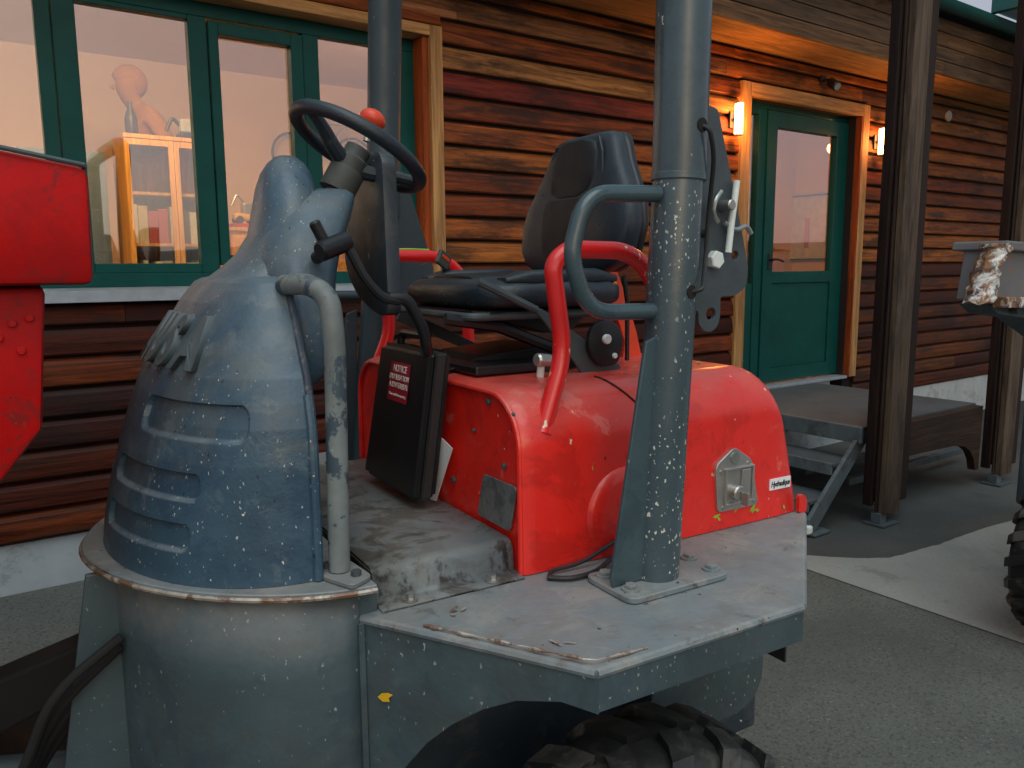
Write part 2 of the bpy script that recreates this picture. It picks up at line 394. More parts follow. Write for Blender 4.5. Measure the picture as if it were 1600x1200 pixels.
# ------------------------------------------------------------------ timber building
D = 4.0
BX0, BX1 = -2.2, 13.0
BL = thing('timber_building', 'low timber-clad office building with green window and door frames', 'building', (4, 4, 0))
def bp(name, bm, m, lab=None, parent=None, sm=False):
    o = obj(name, bm, m, parent or BL)
    if parent is None: o.matrix_parent_inverse = Matrix.Translation((-4, -4, 0))
    if lab: o['label'] = lab
    if sm: smooth(o)
    return o
def sub(name, bm, m, par):   # sub-part given in world coordinates under a part in BL space
    o = obj(name, bm, m, par); return o
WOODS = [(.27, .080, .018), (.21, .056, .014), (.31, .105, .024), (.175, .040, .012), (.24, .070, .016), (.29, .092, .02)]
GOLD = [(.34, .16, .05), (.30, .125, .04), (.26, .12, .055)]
DARKW_SHADE = [(.075, .014, .006), (.11, .022, .007), (.15, .034, .009), (.055, .014, .010), (.12, .026, .008)]  # dark lower boards, with the machine's shade mixed into their colour
def boardmesh(x0, x1, z0, z1, y=D):
    # lap board: proud lower edge, chamfered top disappearing in a shadow gap
    pr = [(y+.026, z0+.008), (y-.006, z0+.008), (y-.011, z0+.015), (y-.010, z0+.060), (y-.004, z1-.034), (y+.006, z1-.016), (y+.024, z1-.006), (y+.026, z1-.006)]
    if z1-z0 < .05: pr = [(y+.026, z0+.005), (y-.004, z0+.005), (y-.004, z1-.005), (y+.026, z1-.005)]
    return prism(pr, 'x', x0+.001, x1-.001)
P0, PITCH = 1.603, .1342
def row_holes(z0, z1):
    """list of (x0,x1) solid spans and z clipping"""
    spans = []
    def add(a, b, c, d):
        if b-a > .02 and d-c > .02: spans.append((a, b, c, d))
    wx, wz0, wz1 = 2.375, 1.44, 2.895
    dx0, dx1, dz1 = 4.93, 6.62, 2.93
    if z1 <= wz0 or z0 >= wz1: add(BX0, dx0 if not (z0 >= dz1) else BX1, z0, z1)
    elif z0 < wz0 < z1: add(BX0, wx, z0, wz0); add(wx, dx0, z0, z1)
    elif z0 < wz1 < z1:
        add(BX0, wx, wz1, z1); add(wx, dx0, z0, z1)
    else: add(wx, dx0, z0, z1)
    if z0 < dz1 < z1: add(dx0, dx1, dz1, z1)
    if z0 < dz1: add(dx1, BX1, z0, z1)
    return spans
rnd = random.Random(5)
for k in range(-9, 12):
    z0 = P0 + k*PITCH; z1 = min(z0+PITCH, 3.165)
    for (a, b, c, d) in row_holes(z0, z1):
        x = a
        while x < b-.01:
            L = rnd.uniform(1.7, 3.6); x2 = min(b, x+L)
            if b-x2 < .35: x2 = b
            o = bp('siding_board', boardmesh(x, x2, c, d), M['siding'])
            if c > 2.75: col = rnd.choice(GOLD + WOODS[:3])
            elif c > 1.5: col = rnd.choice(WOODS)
            else: col = rnd.choice(DARKW_SHADE if x < 4 else DARKW_SHADE[1:3]+WOODS)
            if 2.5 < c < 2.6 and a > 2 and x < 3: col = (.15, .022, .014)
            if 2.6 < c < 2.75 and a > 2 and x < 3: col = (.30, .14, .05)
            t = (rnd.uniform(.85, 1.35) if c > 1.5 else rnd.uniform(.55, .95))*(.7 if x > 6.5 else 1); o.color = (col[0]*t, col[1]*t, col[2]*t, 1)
            x = x2
# backing wall behind the boards, with openings
def wallrect(x0, x1, z0, z1, y0=D+.026, y1=D+.20, m=None, name='wall_core'):
    return bp(name, box(x0, x1, y0, y1, z0, z1), m or M['dark'])
for r_c in ((BX0, 2.30, 0.39, 1.44), (BX0, 2.30, 2.86, 3.4), (2.30, 5.03, .39, 3.4), (5.03, 6.495, 2.83, 3.4), (6.495, BX1, .39, 3.4)):
    wallrect(*r_c)
for a, b, zt in ((BX0, 4.6, .385), (6.3, BX1, .385)):
    bp('plinth', box(a, b, 4.02, 4.2, -.02, zt), M['plinth'])
bp('plinth', box(4.6, 6.3, 4.02, 4.2, -.02, .585), M['plinth'])
# eaves
bp('soffit', box(BX0, BX1, 3.59, 4.03, 3.168, 3.19), M['casing_x'])
rnd = random.Random(9)
for i in range(4):
    x = BX0; z0 = 3.155+i*.112
    while x < BX1-.01:
        x2 = min(BX1, x+rnd.uniform(2, 4))
        if BX1-x2 < .4: x2 = BX1
        o = bp('fascia_board', prism([(3.59, z0), (3.565, z0), (3.562, z0+.092), (3.572, z0+.108), (3.59, z0+.108)], 'x', x+.001, x2-.001), M['fascia'])
        c = rnd.choice([(.15, .085, .045), (.12, .075, .045), (.17, .095, .05), (.11, .07, .045)])
        o.color = (*c, 1); x = x2
bp('eaves_core', box(BX0, BX1, 3.591, 4.02, 3.195, 3.655), M['dark'])
gp = [(3.46+.065*math.cos(a)+.0, 3.665+.065*math.sin(a)) for a in [math.pi + math.pi*k/8 for k in range(9)]]
gp2 = [(3.46+.058*math.cos(a), 3.665+.058*math.sin(a)) for a in [2*math.pi - math.pi*k/8 for k in range(9)]]
bp('gutter', prism(gp+gp2, 'x', BX0, BX1), M['gutter'], 'dark green half-round gutter', sm=True)
bp('roof', prism([(3.46, 3.662), (9.6, 4.35), (9.6, 4.39), (3.46, 3.682)], 'x', BX0, BX1), M['gutter'])
# canopy of the next bay with green edge trim
CAN = thing('green_canopy', 'flat green-edged canopy jutting from the eaves at the upper right', 'canopy', (9.0, 3, 3.68))
o = obj('canopy_deck', box(-1.5, 3.4, -1.6, .44, .03, .10), M['alu'], CAN)
obj('canopy_trim', box(-1.56, -1.50, -1.65, .43, 0, .16, .008), M['gutter'], CAN)
obj('canopy_trim', box(-1.50, 3.4, -1.65, -1.60, 0, .16, .008), M['gutter'], CAN)

# window casing, sill and frame
bp('casing', box(2.30, 2.375, D-.03, D+.12, 1.49, 2.892, .004), M['casing'], 'pale worn vertical board trimming the window')
bp('casing', box(BX0, 2.2995, D-.028, D+.12, 2.835, 2.892, .004), M['casing_x'])
bp('casing', box(2.262, 2.299, D+.0, D+.12, 1.49, 2.834, .002), M['reveal'])
bp('window_sill', prism([(D-.06, 1.44), (D-.055, 1.44), (D-.055, 1.485), (D+.12, 1.497), (D+.12, 1.502), (D-.06, 1.490)], 'x', BX0, 2.37), M['alu'], 'shiny folded aluminium sill')
WY0, WY1 = D+.10, D+.16
wf = bp('window_frame', box(BX0, 2.262, WY0, WY1, 1.502, 1.565, .003), M['green'], 'dark green painted window frame')
def frm(x0, x1, z0, z1, y0=WY0, y1=WY1, par=None, nm='frame_bar', m='green'):
    return obj(nm, box(x0, x1, y0, y1, z0, z1, .003, 1), M[m], par or wf)
frm(BX0, 2.262, 2.768, 2.834)
for a, b in ((-1.2, -1.08), (-.42, -.30), (.43, .491), (.495, .588), (1.06, 1.146), (1.620, 1.706), (2.168, 2.262)):
    frm(a, b, 1.565, 2.768)
for a, b, c, d in ((1.150, 1.196, 1.60, 2.755), (1.553, 1.616, 1.60, 2.755)): frm(a, b, c, d, WY0-.015, WY1-.01, nm='sash_bar')
frm(1.196, 1.553, 2.695, 2.755, WY0-.015, WY1-.01, nm='sash_bar'); frm(1.196, 1.553, 1.60, 1.65, WY0-.015, WY1-.01, nm='sash_bar')
frm(.588, 1.06, 1.565, 1.61, nm='glazing_bead'); frm(.588, 1.06, 2.745, 2.768, nm='glazing_bead')
for a, b in ((-1.08, -.42), (-.30, .43), (.588, 1.06), (1.196, 1.553), (1.706, 2.168)):
    z0, z1 = (1.565, 2.768) if (a != 1.196) else (1.65, 2.695)
    obj('pane', box(a, b, WY0+.028, WY0+.034, z0, z1), M['glass'], wf)
# door
DY0, DY1 = D+.10, D+.17
bp('casing', box(4.93, 5.04, D-.03, D+.10, .585, 2.932, .004), M['casing'], 'orange-lit upright of the door casing')
bp('casing', box(6.52, 6.615, D-.03, D+.0255, .60, 2.932, .004), M['casing'])
bp('casing', box(5.0405, 6.5195, D-.03, D+.10, 2.835, 2.932, .004), M['casing_x'])
bp('casing', box(6.50, 6.5195, D-.028, D+.17, .60, 2.834, .002), M['reveal'], 'red-brown wooden door reveal')
df = bp('door_frame', box(5.05, 6.497, DY0, DY1, 2.795, 2.834, .003), M['green'], 'dark green door frame with a narrow side light')
frm(5.05, 5.18, .60, 2.795, DY0, DY1, df); frm(5.30, 5.395, .60, 2.795, DY0, DY1, df)
frm(5.18, 5.30, 2.745, 2.795, DY0, DY1, df); frm(5.18, 5.30, .62, 1.44, DY0+.01, DY1, df, 'panel')
obj('pane', box(5.18, 5.30, DY0+.03, DY0+.036, 1.44, 2.745), M['glass'], df)
dr = bp('door', box(5.40, 5.52, DY0-.012, DY1-.02, .625, 2.79, .003), M['green'], 'half-glazed green door')
frm(6.335, 6.494, .625, 2.79, DY0-.012, DY1-.02, dr, 'stile'); frm(5.52, 6.335, 2.665, 2.79, DY0-.012, DY1-.02, dr, 'rail')
frm(5.52, 6.335, 1.44, 1.535, DY0-.012, DY1-.02, dr, 'rail'); frm(5.52, 6.335, .625, .74, DY0-.012, DY1-.02, dr, 'rail')
frm(5.52, 6.335, .74, 1.44, DY0+.004, DY1-.03, dr, 'panel')
obj('pane', box(5.52, 6.335, DY0+.02, DY0+.026, 1.535, 2.665), M['doorglass'], dr)
hb = cyl((5.47, DY0-.012, 1.63), (5.47, DY0-.06, 1.63), .011); tube(fillet([(5.47, DY0-.055, 1.632), (5.52, DY0-.06, 1.635), (5.60, DY0-.055, 1.615)], .03), .009, bm=hb)
hb = box(5.455, 5.485, DY0-.02, DY0-.01, 1.55, 1.68, .004, bm=hb)
obj('handle', hb, M['black'], dr)
bp('threshold', box(5.05, 6.5, D-.02, D+.2, .588, .612, .003), M['alu'], 'bare aluminium door threshold')

# interior
M['amber'] = plain('amber_wall_paint', (.74, .44, .16), .8, var=.02)
M['cream'] = plain('cream_wall_paint', (.74, .60, .48), .8, var=.02)
M['ceil'] = plain('white_ceiling', (.75, .66, .6), .9, var=.02)
M['floorin'] = plain('interior_floor', (.25, .14, .07), .6)
M['pine'] = wood('light_pine', (.70, .42, .13), 'z', .5, .8, .05)
for n_, bx, mm in (('interior_wall', (BX0, 4.0, 7.4, 7.5, .6, 3.3), 'cream'), ('interior_wall', (BX0-.1, BX0, 4.2, 7.4, .6, 3.3), 'cream'), ('interior_wall', (4.0, 4.1, 4.2, 7.5, .6, 3.3), 'cream'),
                   ('interior_ceiling', (BX0, 9, 4.21, 7.5, 3.3, 3.35), 'ceil'), ('interior_floor', (BX0, 9, 4.2, 7.5, .50, .598), 'floorin'),
                   ('interior_wall', (4.1, 9, 6.3, 6.4, .6, 3.3), 'amber'), ('interior_wall', (8.9, 9, 4.2, 6.3, .6, 3.3), 'amber')):
    bp(n_, box(*bx), M[mm])
for nm, (lx, ly), pw in (('ceiling_lamp', (-.6, 5.0), 54), ('ceiling_lamp', (3.35, 5.0), 60), ('ceiling_lamp', (7.0, 4.9), 62)):
    lm = bp('ceiling_lamp', cyl((lx, ly, 2.985), (lx, ly, 3.0), .22, 24, .004), plain('lamp_diffuser_%d' % lx, (.9, .7, .4), .5, emit=(1, .62, .30), estr=.8))
    ld = bpy.data.lights.new('bulb', 'AREA'); ld.shape = 'DISK'; ld.size = .42; ld.energy = pw*1.15; ld.color = (1, .52, .22)
    lo = bpy.data.objects.new('bulb', ld); C.objects.link(lo); lo.location = (lx, ly, 3.01); lo.rotation_euler = (math.pi, 0, 0)

for lx, en in ((.9, 42), (5.9, 20)):      # unseen fill lights added above window and door to brighten the rooms
    bp('fill_bar', box(lx-.45, lx+.45, 4.42, 4.46, 3.20, 3.24, .004), M['ceil'])
    ld = bpy.data.lights.new('fill_bar_light', 'AREA'); ld.shape = 'RECTANGLE'; ld.size = .9; ld.size_y = .12; ld.energy = en; ld.color = (1, .56, .22)
    lo = bpy.data.objects.new('fill_bar_light', ld); C.objects.link(lo); lo.location = (lx, 4.48, 3.15); lo.rotation_euler = (R(62), 0, 0)
# glass-fronted cabinet
cab = thing('glass_cabinet', 'pine cabinet with glass doors and binders behind the second window pane', 'cabinet', (1.0, 5.5, .6))
obj('carcass', box(0, .025, .02, .40, 0, 1.79), M['pine'], cab); obj('carcass', box(.555, .58, .02, .40, 0, 1.79), M['pine'], cab)
obj('carcass', box(0, .58, .0, .40, 1.79, 1.815, .003), M['pine'], cab); obj('back_panel', box(.025, .555, .38, .395, 0, 1.79), M['casing'], cab)
for z in (.05, .42, .75, 1.13, 1.45): obj('shelf', box(.025, .555, .04, .38, z, z+.018), M['pine'], cab)
for a, b in ((0, .288), (.292, .58)):
    d = obj('door', box(a, a+.03, 0, .018, 0, 1.785, .002), M['pine'], cab)
    obj('door_rail', box(a+.03, b-.03, 0, .018, 1.75, 1.785), M['pine'], d); obj('door_rail', box(a+.03, b-.03, 0, .018, 0, .04), M['pine'], d)
    obj('door_stile', box(b-.03, b, 0, .018, 0, 1.785, .002), M['pine'], d); obj('pane', box(a+.03, b-.03, .007, .011, .04, 1.75), M['cabglass'], d)
bnames = ['cream', 'white', 'dark blue', 'dark red', 'beige', 'black', 'tan', 'ivory']
bcols = [(.75, .7, .62), (.8, .75, .7), (.05, .12, .2), (.5, .06, .04), (.7, .66, .6), (.12, .12, .14), (.6, .5, .3), (.76, .72, .66)]
bmats = [plain('binder_%d' % i, c, .5) for i, c in enumerate(bcols)]
rnd = random.Random(3)
nb = 0
ORD = ['first', 'second', 'third', 'fourth', 'fifth', 'sixth', 'seventh', 'eighth', 'ninth', 'tenth', 'eleventh', 'twelfth', 'thirteenth', 'fourteenth', 'fifteenth', 'sixteenth']
for z, zt in ((1.148, .27), (.768, .28), (.438, .26)):
    x = .035; no = 0; shelf_n = 'upper' if z > 1 else ('middle' if z > .6 else 'lower')
    while x < .52:
        w = rnd.choice([.03, .045, .06]); h = zt*rnd.uniform(.75, 1)
        if not (z < .5 and x > .25):
            mi = rnd.choice([0, 0, 1, 1, 4, 7, 2, 3, 5, 6])
            o = obj('ring_binder', box(0, w-.003, 0, .26, 0, h, .003, 1), bmats[mi]); o.location = (1.0+x, 5.56, .6+z)
            tag(o, '%s ring binder, %s from the left on the %s shelf of the glass cabinet' % (bnames[mi], ORD[no], shelf_n), 'binder', 'binders on the cabinet shelves'); no += 1
        x += w+rnd.choice([0, 0, .012])
o = obj('red_tray', box(-.12, .12, 0, .22, 0, .05, .012), plain('red_tray_plastic', (.6, .06, .02), .4)); o.location = (1.38, 5.58, 1.042)
tag(o, 'red document tray on a middle shelf of the glass cabinet', 'tray')
# things on the cabinet
o = obj('black_bottle', tube([(0, 0, 0), (0, 0, .01), (0, 0, .10), (0, 0, .14), (0, 0, .17), (0, 0, .21)], lambda t: .038 if t < .55 else (.028 if t < .7 else .014), 16), M['black'])
o.location = (1.075, 5.62, 2.415); smooth(o); tag(o, 'dark bottle at the left end of the glass cabinet top', 'bottle')
mg = thing('toy_excavator', 'small grey and black model machine on the right of the cabinet top', 'model', (1.42, 5.62, 2.415))
obj('body', box(-.06, .08, -.05, .05, .04, .13, .012), plain('model_grey', (.35, .42, .45), .4), mg)
obj('track', box(-.07, .09, -.06, -.03, 0, .05, .02), M['black'], mg); obj('track', box(-.07, .09, .03, .06, 0, .05, .02), M['black'], mg)
obj('arm', tube(fillet([(-.05, 0, .09), (-.10, 0, .14), (-.14, 0, .05)], .03), .012), M['black'], mg)
# low sideboard, models
lowc = thing('pine_sideboard', 'low pine sideboard seen through the third window pane', 'sideboard', (1.62, 5.5, .6))
obj('top', box(0, 1.0, 0, .4, 1.235, 1.26, .003), M['pine'], lowc); obj('carcass', box(.01, .99, .02, .39, 0, 1.235), M['pine'], lowc)
for k in range(2): obj('door', box(.02+.485*k, .49+.485*k, 0, .018, .03, 1.2, .004), M['pine'], lowc)
mm_ = thing('scale_model', 'yellow and silver scale model machine on the low sideboard', 'model', (1.76, 5.62, 1.86))
obj('plinth', box(-.10, .10, -.06, .08, 0, .03, .004), plain('model_base', (.4, .02, .02), .4), mm_)
obj('cab', box(-.02, .05, -.03, .05, .07, .17, .01), M['steel'], mm_); obj('body', box(-.08, .03, -.035, .05, .05, .10, .015), plain('model_yellow', (.85, .5, .05), .4), mm_)
for a in (-.05, .05):
    for s in (-.05, .05): obj('wheel', cyl((a, s, .055), (a, s+.02, .055), .026, 14, .004), M['rubber'], mm_)
obj('boom', tube(fillet([(.03, 0, .12), (-.05, 0, .23), (-.09, 0, .15)], .02), .008, 8), M['steel'], mm_)
# bicycle like model hung on the far wall (fourth pane)
bk = thing('small_bicycle', 'small silver bicycle hung on the wall behind the steering wheel', 'bicycle', (3.05, 7.30, 2.62))
for a in (-.30, .30): obj('wheel', tube([(a+.19*math.cos(t*math.pi/14), 0, .19*math.sin(t*math.pi/14)) for t in range(28)], .012, 8, True), M['rubber'], bk)
fb = tube([(-.30, 0, 0), (-.05, 0, 0), (.22, 0, .30), (-.12, 0, .30), (-.05, 0, 0)], .013, 8); tube([(-.30, 0, 0), (-.12, 0, .30), (-.13, 0, .37)], .011, 8, bm=fb); tube([(.30, 0, 0), (.20, 0, .40)], .012, 8, bm=fb)
obj('frame', fb, M['steel'], bk); obj('saddle', box(-.20, -.07, -.03, .03, .37, .39, .01), M['black'], bk)
obj('handlebar', tube(fillet([(.20, 0, .40), (.27, 0, .44), (.32, 0, .40)], .03), .011, 8), M['black'], bk)
# picture frame in the hall
pf = thing('picture_frame', 'thin dark picture frame on the wall seen through the door glass', 'picture', (8.86, 5.95, 2.05), R(-90))
for a, b, c, d in ((-.38, .38, -.40, -.38), (-.38, .38, .38, .40), (-.38, -.36, -.38, .38), (.36, .38, -.38, .38)): obj('frame_bar', box(a, b, 0, .02, c, d), M['dark'], pf)
obj('print', box(-.36, .36, .008, .016, -.38, .38), plain('pale_print', (.62, .5, .36), .7), pf)
obj('print_mark', box(-.16, -.10, .004, .0078, -.25, .12), plain('red_print', (.5, .09, .03), .7), pf)

# person figure, added behind the cabinet in place of a reflection on the glass
def silhouette(loc, mskin, mtop):
    bm = bmesh.new(); lay = bm.verts.layers.skin.verify()
    J = {}
    def v(n, p, r, par=None):
        x = bm.verts.new(p); x[lay].radius = (r, r*.85); J[n] = x
        if par: bm.edges.new((J[par], x))
    v('pel', (0, 0, .95), .15); v('waist', (0, 0, 1.10), .135, 'pel'); v('chest', (-.03, 0, 1.30), .16, 'waist'); v('up', (-.07, 0, 1.44), .12, 'chest')
    v('neck', (-.10, 0, 1.51), .062, 'up'); v('jaw', (-.150, 0, 1.565), .078, 'neck'); v('head', (-.160, 0, 1.64), .102, 'jaw'); v('crown', (-.150, 0, 1.70), .086, 'head')
    for s, k in ((-1, 'l'), (1, 'r')):
        v('sh'+k, (-.05, s*.17, 1.43), .07, 'up'); v('el'+k, (.06, s*.25, 1.20), .05, 'sh'+k)
        v('wr'+k, (-.10, s*.15, 1.14), .034, 'el'+k); v('ha'+k, (-.17, s*.11, 1.16), .036, 'wr'+k)
        for q in range(4): v('f%s%d' % (k, q), (-.26, s*.08+(q-1.5)*.022, 1.16-.008*abs(q-1.5)), .009, 'ha'+k)
        v('t'+k, (-.19, s*.06, 1.20), .011, 'ha'+k)
        v('hip'+k, (0, s*.10, .88), .10, 'pel'); v('kn'+k, (-.02, s*.11, .48), .062, 'hip'+k); v('an'+k, (.02, s*.11, .08), .042, 'kn'+k); v('toe'+k, (-.15, s*.12, .035), .036, 'an'+k)
    o = obj('body', bm, mtop); sk = o.modifiers.new('skin', 'SKIN'); sk.use_smooth_shade = True; subsurf(o, 2)
    o.data.skin_vertices[0].data[0].use_root = True
    return o
M['ochre'] = plain('ochre_silhouette', (.28, .13, .006), .9, var=.03)  # amber of a reflected silhouette put into the figure's colour
ps = thing('silhouette', 'person figure added behind the glass cabinet in place of a reflection in the window', 'silhouette', (1.30, 6.02, 1.16), R(0))
o = silhouette(None, None, M['ochre']); o.parent = ps
hb = bmesh.new(); bmesh.ops.create_uvsphere(hb, u_segments=20, v_segments=12, radius=.112)
for v in hb.verts:
    k = 1.0 if (v.co.z > .02 or v.co.x > .03) else .80
    v.co = Vector((-.140+v.co.x*k, v.co.y*.84*k, 1.665+v.co.z*k))
o = obj('hair', hb, M['ochre'], ps); smooth(o, 80)
nb_ = bmesh.new(); bmesh.ops.create_cone(nb_, cap_ends=True, segments=8, radius1=.02, radius2=.004, depth=.04)
for v in nb_.verts: v.co = Vector((-.252-v.co.z*.8, v.co.y, 1.62+v.co.x))
obj('nose', nb_, M['ochre'], ps)
st = thing('step_stool', 'low wooden step stool, hidden, added to raise the stand-in person indoors', 'stool', (1.30, 6.02, .6))
obj('top', box(-.25, .25, -.2, .2, .52, .56, .01), M['pine'], st)
for a in (-.2, .2):
    for b in (-.15, .15): obj('leg', box(a-.02, a+.02, b-.02, b+.02, 0, .52), M['pine'], st)
# dark-blue cupboard and chair-like clutter low in the second pane
cb = thing('blue_cupboard', 'blue-grey metal cupboard left of the glass cabinet', 'cupboard', (.45, 5.75, .6))
mb = plain('blue_grey_metal', (.10, .17, .26), .5)
obj('body', box(0, .48, 0, .4, 0, 1.72, .006), mb, cb)
for k in range(3):
    d = obj('drawer', box(.02, .46, -.015, -.001, .25+.38*k, .60+.38*k, .004), mb, cb); obj('handle', box(.14, .34, -.035, -.016, .46+.38*k, .475+.38*k, .004), M['steel'], d)

# exterior wall lamps
M['glow'] = plain('lamp_glow', (1, .6, .3), .5, emit=(1, .42, .12), estr=30)
def wall_lamp(x, lab, en=11):
    t = thing('wall_lamp', lab, 'lamp', (x, D-.07, 2.64), 0, 'wall lamps beside the door')
    obj('back_plate', box(-.04, .04, .045, .066, -.06, .06, .004), M['black'], t)
    obj('bracket', cyl((0, 0, 0), (0, .05, 0), .012), M['black'], t)
    o = obj('tube', cyl((0, 0, -.105), (0, 0, .105), .030, 20, .004), M['glow'], t); smooth(o)
    for s in (-1, 1): smooth(obj('cap', cyl((0, 0, s*.106), (0, 0, s*.118), .034, 20, .003), M['alu'], t))
    ld = bpy.data.lights.new('wall_lamp_light', 'POINT'); ld.energy = en; ld.color = (1, .36, .07); ld.shadow_soft_size = .05
    lo = bpy.data.objects.new('wall_lamp_light', ld); C.objects.link(lo); lo.location = (x, D-.16, 2.64)
wall_lamp(4.845, 'glowing tubular wall lamp left of the green door')
wall_lamp(6.755, 'glowing tubular wall lamp right of the door, behind the porch column', 7)
# security spotlight above the door
sp_ = thing('spotlight', 'small black spotlight on a bracket above the green door', 'spotlight', (5.93, D-.02, 3.02))
obj('bracket', tube([(0, .01, .03), (0, -.05, .03), (0, -.07, 0)], .012, 8), M['black'], sp_); obj('base', box(-.035, .035, -.004, .012, 0, .07, .004), M['black'], sp_)
smooth(obj('head', cyl((0, -.06, .01), (-.02, -.14, -.04), .038, 18, .006), M['black'], sp_)); obj('lens', cyl((-.0201, -.1402, -.0401), (-.021, -.144, -.0425), .028, 18), M['latchm'], sp_)
o = obj('wall_disc', cyl((7.95, D-.035, 2.98), (7.95, D-.01, 2.98), .05, 20, .005), plain('grey_disc', (.3, .3, .3), .5)); smooth(o)
tag(o, 'round grey fitting on the wall under the eaves at the right', 'wall fitting')

# ------------------------------------------------------------------ porch: landing, steps, lattice columns
LN = thing('metal_landing', 'galvanised landing with open steps down to the left, in front of the green door', 'landing', (5.2, 3.3, 0))
def lp(name, bm, m, par=None, **k):
    o = obj(name, bm, m, par or LN)
    if par is None: o.matrix_parent_inverse = Matrix.Translation((-5.2, -3.3, 0))
    return o
gm, gn, gb = newmat('grate_top'); gv = coords(gn, (1, 1, 1))
ck = gn.nodes.new('ShaderNodeTexBrick'); ck.inputs['Scale'].default_value = 30; ck.inputs['Mortar Size'].default_value = .035; ck.offset = 0
ck.inputs['Color1'].default_value = (.045, .062, .072, 1); ck.inputs['Color2'].default_value = (.055, .07, .08, 1); ck.inputs['Mortar'].default_value = (.10, .12, .13, 1)
gn.links.new(gv, ck.inputs[0]); gn.links.new(mix(gn, rng(gn, nz(gn, gv, 5, 6), .45, .75), ck.outputs[0], (.05, .055, .055)), gb.inputs['Base Color']); gb.inputs['Roughness'].default_value = .6; gb.inputs['Metallic'].default_value = 0
lp('deck_plate', box(4.52, 5.98, 2.66, 3.965, .572, .594), gm)
lp('edge_beam', box(4.49, 4.519, 2.64, 3.965, .50, .602, .004), M['grate'])
o = lp('timber_beam', prism([(4.98, .585), (5.98, .585), (5.98, .12), (5.93, .12), (5.90, .20), (5.84, .27), (5.74, .32), (5.6, .345), (4.98, .36)], 'y', 2.60, 2.655, .004), M['slat_wood']); o.color = (.045, .026, .018, 1)
lp('frame_beam', box(4.55, 5.97, 3.2, 3.25, .48, .571), M['grate']); lp('frame_beam', box(5.98, 6.0, 2.66, 3.96, .48, .594), M['grate'])
for xx, zz, yy in ((4.28, .372, 3.95), (4.06, .178, 3.95)):
    t_ = lp('tread', box(xx, xx+.27, 2.69, yy, zz, zz+.022, .002), gm); obj('nosing', box(xx-.006, xx+.014, 2.69, yy, zz-.045, zz+.026, .003), M['grate'], t_)
lp('stringer', prism([(4.03, .02), (4.10, .02), (4.60, .50), (4.60, .58), (4.50, .53), (4.03, .10)], 'y', 2.66, 2.685, .002), M['grate'])
lp('stringer', prism([(4.03, .02), (4.10, .02), (4.60, .50), (4.60, .58), (4.50, .53), (4.03, .10)], 'y', 3.955, 3.975, .002), M['grate'])
lp('foot', box(4.03, 4.20, 2.62, 2.74, 0.005, .02, .003), M['grate']); lp('rubber_stop', box(4.00, 4.05, 2.64, 2.70, .02, .07, .01), M['white'])
for yy in (3.0, 3.35): lp('ground_bar', box(5.0, 6.6, yy, yy+.05, .07, .12, .004), M['grate'])
def column(x, y, lab, hgt=4.3):
    t = thing('lattice_column', lab, 'column', (x, y, 0), 0, 'dark timber lattice columns of the porch')
    def pk(nm, b, c, m='post_wood'):
        o = obj(nm, b, M[m], t); o.color = (*c, 1); return o
    lt_, dk_ = (.095, .072, .055), (.016, .009, .008)
    pk('plank', box(0, .172, -.045, -.003, .07, hgt, .004), lt_)
    pk('plank', box(.190, .295, -.020, .015, .12, hgt, .004), (.022, .013, .010)); obj('light_stop', box(.0125, .285, .0395, .060, .14, hgt), M['dark'], t)  # dark backing added behind the slats to stop lamplight leaking through
    pk('plank', box(-.045, -.012, .020, .078, .12, hgt, .004), dk_)
    pk('plank', box(-.02, .012, -.0, .012, .09, hgt, .003), (.03, .02, .017))
    pk('plank', box(-.011, .30, .062, .085, .12, hgt, .004), dk_)
    z = .16; rn = random.Random(int(x*100))
    while z < hgt-.1:
        pk('slat', box(-.010, .012, .0130, .060, z, z+.138, .003), rn.choice([(.018, .011, .010), (.026, .014, .011), (.014, .010, .009)]), 'slat_wood')
        pk('slat', box(.1725, .295, .0160, .038, z+.004, z+.142, .003), (.018, .011, .009), 'slat_wood')
        z += .146
    obj('foot_plate', box(-.05, .13, -.07, .07, .004, .014), M['dsteel'], t); obj('foot_stem', box(-.02, .05, -.03, .03, .016, .075), M['grate'], t)
    return t
column(4.565, 2.545, 'dark slatted timber column between the steps and the landing, nearer one')
column(6.10, 2.545, 'dark slatted timber column at the right edge, beyond the landing')

# ------------------------------------------------------------------ reflected yard behind the camera
M['shedw'] = plain('pale_shed_wall', (.36, .36, .38), .8); M['roofr'] = plain('brown_roof', (.13, .09, .075), .8)
SH = thing('yard_shed', 'pale shed with a low brown gable roof across the yard', 'shed', (64, -46, 0), R(35))
obj('wall', box(-7, 7, -8, 0, 0, 3.0), M['shedw'], SH)
rb = prism([(-7.4, 2.95), (0, 4.7), (7.4, 2.95), (7.4, 3.05), (0, 4.85), (-7.4, 3.05)], 'y', -8.3, .4); obj('roof', rb, M['roofr'], SH)
obj('gable', prism([(-7, 3.001), (7, 3.001), (0, 4.69)], 'y', -7.9, -.02), M['roofr'], SH)
for k in range(4): d = obj('window', box(-5.4+3*k, -4.2+3*k, .001, .03, 1.1, 2.1), M['dark'], SH); obj('sill', box(-5.5+3*k, -4.1+3*k, .03, .10, 1.05, 1.1), M['shedw'], d)
hb = bmesh.new()
rows = []
for j in range(12):
    row = []
    for i in range(60):
        a = R(150+240*i/59); d = 90+j*9
        row.append((d*math.cos(a)+5, d*math.sin(a), -0.5+math.sin(j/11*math.pi*.5)*(7+5*noise.noise(Vector((i*.12, j*.1, 3))))))
    rows.append(row)
tag(obj('hills', grid(rows), plain('far_hill_green', (.05, .06, .045), .9)), kind='structure')

